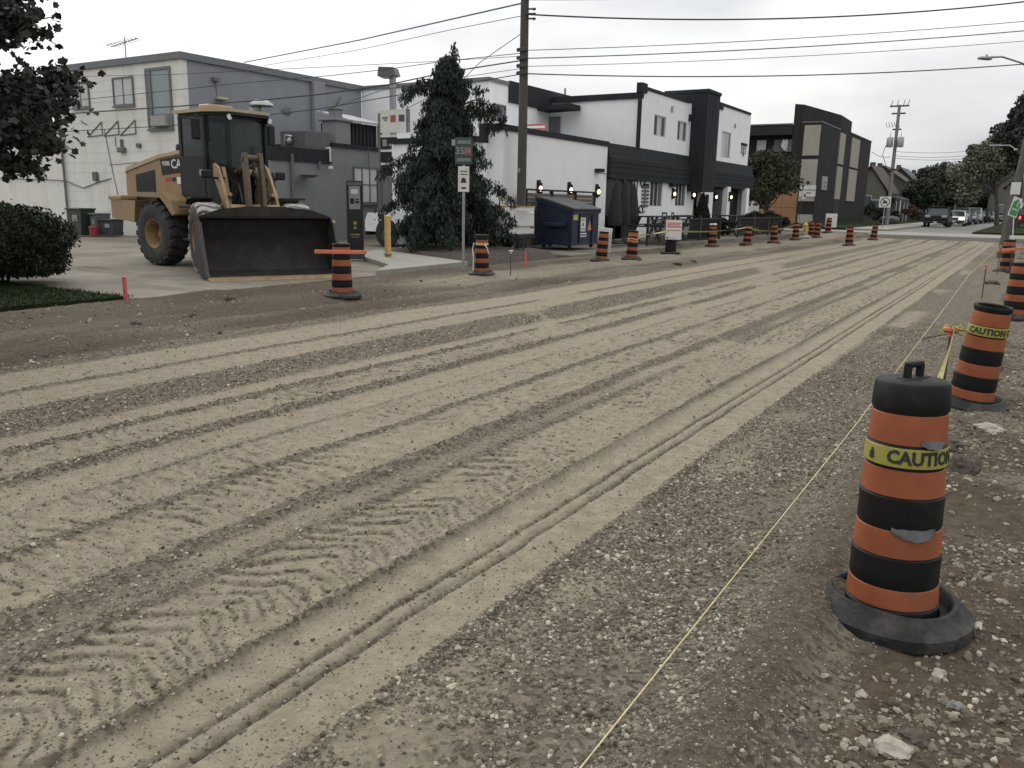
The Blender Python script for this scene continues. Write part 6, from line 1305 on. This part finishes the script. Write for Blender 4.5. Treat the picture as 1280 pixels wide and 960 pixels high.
def chair(x, y, rz, lb):
    t = thing('tall_chair', lb, 'chair', (x, y, .17), rz, 'black slatted patio chairs'); part('seat', MB().box(-.22,.22,-.22,.22,.72,.76), M_PAT, t); fr = MB()
    for a in (-1, 1):
        for b_ in (-1, 1): part('leg', MB().box(a*.2-.02,a*.2+.02,b_*.2-.02,b_*.2+.02,0,.72 if b_ < 0 else 1.2), M_PAT, t)
    part('backrest', MB().box(-.22,.22,.19,.22,1.12,1.2).box(-.22,.22,.19,.22,.9,.95).box(-.22,.22,.19,.22,1.0,1.05), M_PAT, t)
for x, y, rz, lb in ((-14.9, 38.2, 1.4, 'slatted chair below the menu plaques'), (-15.0, 39.6, 1.7, 'slatted chair below the first ground floor window'), (-14.9, 42.8, 1.5, 'slatted chair left of the entrance door'), (-13.9, 41.4, -1.5, 'slatted chair with its back to the road near the cone cedar')): chair(x, y, rz, lb)
def parasol(x, y, h, lb):
    t = thing('closed_parasol', lb, 'parasol', (x, y, .17), group='closed black parasols'); part('canopy', MB().lathe([(.05,.75),(.24,.7),(.30,.9),(.24,1.5),(.15,2.1),(.05,h),(0,h+.02)], 9), mat('parasol_cloth', (.018,.019,.02), .85, var=.3, vs=6), t, 30); part('pole', MB().cyl((0,0,0),(0,0,h+.1),.025,.025,8), M_PAT, t); part('foot', MB().bbox(-.3,.3,-.3,.3,0,.08,.02), M_PAT, t)
parasol(-14, onX(769,260,-14).y, 2.4, 'closed black parasol nearest the board fence'); parasol(-14.2, onX(780,260,-14.2).y, 2.5, 'closed black parasol in front of the dark entrance'); parasol(-14.6, onX(791,260,-14.6).y, 2.4, 'closed black parasol left of the menu plaques')
hp_ = onZ(1006, 293.5, .1); hy = thing('fire_hydrant', 'small yellow hydrant between the leaning barrels', 'hydrant', (hp_.x, hp_.y, .08)); part('barrel', MB().lathe([(0,0),(.17,0),(.17,.06),(.12,.08),(.12,.55),(.16,.57),(.16,.61),(.13,.66),(.07,.74),(.04,.80),(0,.80)], 14), M_BOL, hy, 45); part('nozzle', MB().cyl((-.2,0,.45),(.2,0,.45),.06,.06,10).cyl((0,0,.42),(0,-.2,.42),.075,.075,10), M_BOL, hy)
bp_ = onZ(1111, 279.5, .45); bl_ = solo('stone_planter', MB().ico((bp_.x, bp_.y, .80), .62, 2, .08, (1.5,1,.62), 5).lathe([(.55,.45),(.8,.75),(.85,.95)], 16, 'Z', (bp_.x, bp_.y, 0)), mat('planter_stone', (.15,.145,.135), .9, var=.25, vs=3), 'round stone planter on the lawn by the far pole', 'planter', None, 50)
ns_ = onY(1103, 284, 66); nsg = thing('traffic_sign', 'white square sign with a black crossed circle in front of the far houses', 'sign', (ns_.x, 66, .42)); zc = onY(1107, 253, 66).z-.42; part('post', MB().box(-.03,.03,-.02,.02,-.2,zc), M_STEEL, nsg); pn2 = part('panel', MB().bbox(-.38,.38,-.05,-.03,zc-.36,zc+.40,.02), M_WHITE, nsg); part('symbol', MB().lathe([(.27,-.055),(.32,-.055),(.32,-.051),(.27,-.051)], 24, 'Y', (0,0,zc+.02), True).box(-.14,.14,-.056,-.051,zc-.06,zc+.06).box(-.09,.09,-.056,-.051,zc+.06,zc+.13).box(-.13,-.07,-.056,-.051,zc-.11,zc-.06).box(.07,.13,-.056,-.051,zc-.11,zc-.06).prism([(-.22,.20),(-.18,.24),(.22,-.16),(.18,-.20)], -.058, -.0565, 'Y', TR(0,0,zc+.02)), M_INK, pn2)
# green house-shaped yard sign on its stake by the right pole
YD = 30.0; p = atD(1269, 259, YD); gsn = thing('yard_sign', 'tilted white yard sign with a green house shape by the leaning pole', 'sign', (p.x, p.y, road_z(p.x, p.y))); zc = p.z-gsn.location.z
Mx = RZ(ang4+.25) @ TR(0,0,zc) @ Matrix.Rotation(R(15), 4, 'Y'); pn3 = part('panel', MB().bbox(-.20,.20,-.01,.01,-.35,.35,.004).xf(Mx), M_WHITE, gsn)
hs_ = part('house_shape', MB().prism([(-.165,-.30),(.165,-.30),(.165,.14),(0,.30),(-.165,.14)], -.016, -.011, 'Y').xf(Mx), mat('sign_leaf_green', (.035,.22,.06), .5, var=.1, vs=6), pn3); part('print', MB().cyl((.05,-.017,.15),(.05,-.02,.15),.045,.045,10).box(.02,.08,-.02,-.017,.02,.10).box(-.12,.12,-.02,-.017,-.12,-.05).xf(Mx), mat('pale_green', (.35,.5,.35), .6, var=.1), hs_)
part('stake', MB().tube([Mx @ Vector((.12,.02,.1)), Mx @ Vector((.12,.02,-.35)), Vector((.12,-.1,0)), Vector((.12,-.1,-.1))], .018, 6), M_WHITE, gsn); part('small_card', MB().box(.17,.29,-.01,.012,.02,.20).xf(Mx), M_WHITE, gsn)

# ------------------------------------------------------------------ vehicles
M_CTYRE = mat('car_tyre', (.02,.02,.02), .85, var=.2); M_CGLASS = mat('car_glass', (.028,.033,.038), .12, var=0, spec=.4)
M_HEAD = mat('lit_headlamp', (.9,.85,.7), .3, var=0, emit=((1,.90,.66), 5)); M_TAIL = mat('lit_tail_lamp', (.5,.03,.03), .3, var=0, emit=((1,.10,.06), 2.0)); M_LENS = mat('headlamp_lens', (.35,.36,.37), .2, var=0)
def paint(name, c): return mat(name, c, .32, var=.06, vs=3, spec=.6, stain=((.12,.115,.105), .22, 2, (1,1,1)))
def car(name, label, cat, loc, rz, pm, kind='sedan', lit=False, tail=False, group=None, det=True):
    t = thing(name, label, cat, loc, rz, group)                    # x forward
    L_, Wd, H_ = dict(sedan=(4.6,1.8,1.45), suv=(4.7,1.9,1.75), pickup=(5.9,2.0,1.92), van=(5.0,1.98,1.85))[kind]; h2 = L_/2
    if kind == 'sedan': lo = [(-h2,.35),(h2,.30),(h2,.62),(h2-.25,.78),(.75,.95),(-1.5,.98),(-h2,.92)]; hi = [(.85,.95),(.05,1.42),(-1.0,1.45),(-1.75,.98)]
    elif kind == 'pickup': lo = [(-h2,.50),(h2,.48),(h2+.02,.85),(h2-.1,1.13),(1.15,1.22),(-.6,1.25),(-.62,1.28),(-h2,1.30)]; hi = [(1.2,1.22),(.55,1.86),(-.45,1.92),(-.72,1.26)]
    else: lo = [(-h2,.38),(h2,.36),(h2,.80),(h2-.2,1.0),(1.05,1.08),(-h2,1.10)]; hi = [(1.15,1.06),(.35,H_-.05),(-1.9,H_),(-h2+.02,1.1)]
    w2 = Wd/2
    def loft(pf, wb, wt, zb, zt):
        n = len(pf); v = []
        for s_ in (-1, 1):
            for x, z in pf: k = (z-zb)/(zt-zb) if zt > zb else 0; v.append((x, s_*(wb+(wt-wb)*max(0, min(1, k))), z))
        return MB().add(v, [tuple(range(n)), tuple(range(n, 2*n))[::-1]]+[(i, n+i, n+(i+1) % n, (i+1) % n) for i in range(n)])
    body = part('body', loft(lo, w2, w2*.96, .35, 1.2), pm, t)
    cab = part('cabin', loft(hi, w2*.93, w2*.72, hi[0][1], H_), M_CGLASS, t)
    rz_ = max(z for _, z in hi); rf2 = [p for p in hi if p[1] > rz_-.12]; xs = [p[0] for p in rf2]
    part('roof', MB().bbox(min(xs)-.12, max(xs)+.1, -w2*.72, w2*.72, rz_-.05, rz_+.015, .02), pm, t)
    pil = MB()
    for s_ in (-1, 1):
        for i in (0, 3): 
            a_, b_ = (hi[0], hi[1]) if i == 0 else (hi[3], hi[2]); pil.tube([(a_[0], s_*w2*.93, a_[1]), (b_[0], s_*w2*.73, b_[1])], .04, 5)
        pil.tube([(-.25, s_*w2*.92, 1.0), (-.3, s_*w2*.74, rz_-.03)], .04, 5)
    part('pillars', pil, pm, t)
    wr = .40 if kind == 'pickup' else .33; fx = h2*.66
    for sx in (fx, -fx*.95):
        for s_ in (-1, 1):
            w_ = part('wheel', MB().lathe([(.0,-.09),(wr*.62,-.10),(wr*.92,-.10),(wr,-.06),(wr,.06),(wr*.92,.10),(wr*.62,.10),(0,.09)], 20, 'Y', (sx, s_*(w2-.08), wr)), M_CTYRE, t, 40)
            if det: part('rim', MB().lathe([(0,.0),(wr*.25,.02),(wr*.55,.0),(wr*.6,.03)], 14, 'Y', (sx, s_*(w2+.03), wr)), M_DSTEEL, w_)
    for s_ in (-1, 1):
        part('headlight', MB().bbox(h2-.14, h2+.03, s_*w2*.68-.2, s_*w2*.68+.2, .64 if kind == 'sedan' else .82, .80 if kind == 'sedan' else 1.02, .03), M_HEAD if lit else M_LENS, t)
        part('tail_light', MB().bbox(-h2-.02, -h2+.08, s_*w2*.84-.11, s_*w2*.84+.11, .72, .98, .02), M_TAIL if tail else M_RED, t)
        part('mirror', MB().bbox(.55,.75,s_*(w2+.09)-.09,s_*(w2+.09)+.09,1.02,1.18,.03), pm, t)
    part('grille', MB().box(h2-.02, h2+.028, -w2*.42, w2*.42, .62, .80 if kind == 'sedan' else .98), M_CABB, t); part('bumper', MB().bbox(h2-.05, h2+.09, -w2*.95, w2*.95, .34, .54, .04), M_CABB, t); part('bumper', MB().bbox(-h2-.1, -h2+.05, -w2*.95, w2*.95, .38, .56, .04), M_CABB, t)
    part('number_plate', MB().box(h2+.09, h2+.10, -.15, .15, .40, .50), M_WHITE, t)
    return t
PW = paint('white_paint', (.64,.64,.63)); PB = mat('black_paint', (.012,.013,.014), .5, var=.1, spec=.2); PG = paint('grey_paint', (.13,.135,.14)); PS = paint('silver_paint', (.38,.39,.40)); PD = paint('dark_blue_paint', (.02,.025,.04)); PR = paint('dark_red_paint', (.05,.02,.02))
pk = car('pickup_truck', 'white pickup truck half hidden behind the weeping conifer', 'truck', (-17.55, 24.05, .10), math.pi, PW, 'pickup')
part('tailgate', MB().bbox(-3.02,-2.955,-.86,.86,.80,1.29,.02).box(-3.03,-3.02,-.78,.78,1.20,1.22).box(-3.03,-3.02,-.16,.16,1.10,1.17), PW, pk); part('bed_side', MB().box(-2.95,-.75,-.97,-.90,1.25,1.42), PW, pk); part('bed_side', MB().box(-2.95,-.75,.90,.97,1.25,1.42), PW, pk); [part('wheel_well_shade', MB().lathe([(0,0),(.50,0),(.50,-.1),(0,-.1)], 24, 'Y', (x_, 1.005, .44)), M_CTYRE, pk) for x_ in (-1.85, 1.95)]  # black discs stand in for the shade inside the wheel wells
ly = thing('lumber', 'yellow boards lying on the tailgate of the white pickup', 'lumber', (-15.1, 24.1, 1.52)); part('board', MB().box(-1.4,.75,-.5,-.25,0,.05), M_PLY, ly); part('board', MB().box(-1.5,.95,-.1,.2,.0,.05).box(-1.2,.7,.3,.55,0,.05), mat('pine_board', (.45,.34,.17), .8, var=.1), ly)
GC = 'cars parked along the far street'
def parked(u, Y, pm, kind, lb, lit=False, dz=-.0): p = onY(u, 282, Y); return car('parked_car', lb, 'car', (p.x, Y, .31), R(-90), pm, kind, lit, group=GC, det=False)
car('parked_car', 'black car facing the camera first in the parked row', 'car', (onY(1171.5, 284, 84).x, 84, .31), R(-90), PB, 'suv', group=GC)
for a in ((1194, 93, PW, 'sedan', 'white car with lit headlamps just behind the black car', True), (1200, 101, PG, 'suv', 'tall grey car behind the white lit car'), (1209, 109, PG, 'sedan', 'grey sedan third behind the black car'), (1215, 117, PS, 'van', 'silver van with a raised roof in the parked row'), (1222, 125, PB, 'suv', 'black car behind the silver van'), (1228, 134, PD, 'suv', 'dark blue car in the middle of the far parked row'), (1233, 143, PS, 'sedan', 'silver car far down the parked row'), (1238, 152, PG, 'sedan', 'grey car near the end of the parked row'), (1243, 162, PB, 'suv', 'dark car at the end of the parked row'), (1251, 150, PW, 'sedan', 'distant white car driving up with its headlamps on', True)): parked(*a)
p = onY(1275, 282, 88); car('red_car', 'dark red car with a lit tail lamp beyond the leaning pole', 'car', (p.x+.7, 88, .42), R(90), PR, 'suv', tail=True)

# ------------------------------------------------------------------ far houses
M_BRK = mat('dull_brick', (.095,.068,.058), .9, var=.2, vs=2); M_ROOFB = mat('brown_shingle', (.075,.062,.056), .9, var=.2, vs=3); M_ROOFG = mat('grey_shingle', (.11,.11,.112), .9, var=.2, vs=3); M_SID = mat('pale_siding', (.34,.335,.32), .8, var=.08, vs=2); M_SIDG = mat('taupe_siding', (.13,.12,.105), .8, var=.12, vs=2); M_SIDD = mat('dark_siding', (.06,.06,.058), .8, var=.15, vs=2)
def house(lb, x, y, w, d, eave, ridge, wm, rm, axis='Y', porch=True, z=.42):
    t = thing('far_house', lb, 'house', (x, y, z), group='houses down the far street')
    part('wall', MB().box(-w/2, w/2, 0, d, -.2, eave), wm, t)
    if axis == 'Y': part('gable', MB().prism([(-w/2,eave),(w/2,eave),(0,ridge-.12)], .02, d-.02, 'Y'), wm, t); part('roof', MB().prism([(-w/2-.4,eave-.25),(0,ridge),(w/2+.4,eave-.25),(w/2+.4,eave-.05),(0,ridge+.2),(-w/2-.4,eave-.05)], -.3, d+.3, 'Y'), rm, t)
    else: part('gable', MB().prism([(0,eave),(d,eave),(d/2,ridge-.12)], -w/2+.02, w/2-.02, 'X'), wm, t); part('roof', MB().prism([(-.4,eave-.25),(d/2,ridge),(d+.4,eave-.25),(d+.4,eave-.05),(d/2,ridge+.2),(-.4,eave-.05)], -w/2-.3, w/2+.3, 'X'), rm, t)
    for xx in (-w*.27, w*.22):
        wn = part('window', MB().box(xx-.5, xx+.5, -.06, .0, 1.3, 2.5), M_FR, t); part('pane', MB().box(xx-.42, xx+.42, -.075, -.061, 1.38, 2.42), M_PANE, wn)
    wn = part('window', MB().box(-.45, .45, -.06, .0, eave-1.6, eave-.4), M_FR, t); part('pane', MB().box(-.38, .38, -.075, -.061, eave-1.53, eave-.47), M_PANE, wn)
    for yy in (d*.25, d*.7): wn = part('window', MB().box(w/2, w/2+.06, yy-.5, yy+.5, 1.3, 2.6), M_FR, t); part('pane', MB().box(w/2+.061, w/2+.075, yy-.42, yy+.42, 1.38, 2.52), M_PANE, wn)
    if porch: part('porch_roof', MB().prism([(w/2-.05,2.9),(w/2+1.8,2.5),(w/2+1.8,2.65),(w/2-.05,3.15)], 0, d*.8, 'Y'), rm, t); [part('porch_post', MB().box(w/2+1.6, w/2+1.72, yy, yy+.12, 0, 2.55), M_FR, t) for yy in (.1, d*.4, d*.75)]
    part('chimney', MB().box(-w*.15-.3, -w*.15+.3, d*.5, d*.5+.6, eave, ridge+.7), M_BRK, t); return t
house('pale gabled house just right of the dark plaza', onY(1098, 260, 108).x-1.6, 110, 4.0, 9, 3.4, 6.4, M_SIDG, M_ROOFB)
house('brown roofed house behind the far transformer pole', onY(1118, 260, 128).x-2, 128, 8, 9, 4.4, 7.2, M_SIDD, M_ROOFB, 'Y')
house('dark roofed house with white porch posts', onY(1139, 260, 138).x-2, 138, 6.5, 9, 4.2, 7.4, M_SIDD, M_ROOFG)
house('brick house with a pale upper window left of the evergreen', onY(1162, 260, 146).x-2.2, 146, 8, 9, 5.6, 7.0, M_BRK, M_ROOFB, 'X')
house('brown gabled house seen left of the leaning pole', onY(1262, 262, 150).x+1, 150, 8, 9, 4.6, 8.0, M_SIDG, M_ROOFG, 'Y', False)
house('brown gabled house at the right edge behind the leaning pole', onY(1288, 262, 120).x+1.2, 120, 8, 9, 4.4, 8.2, M_SIDG, M_ROOFG, 'Y', False)
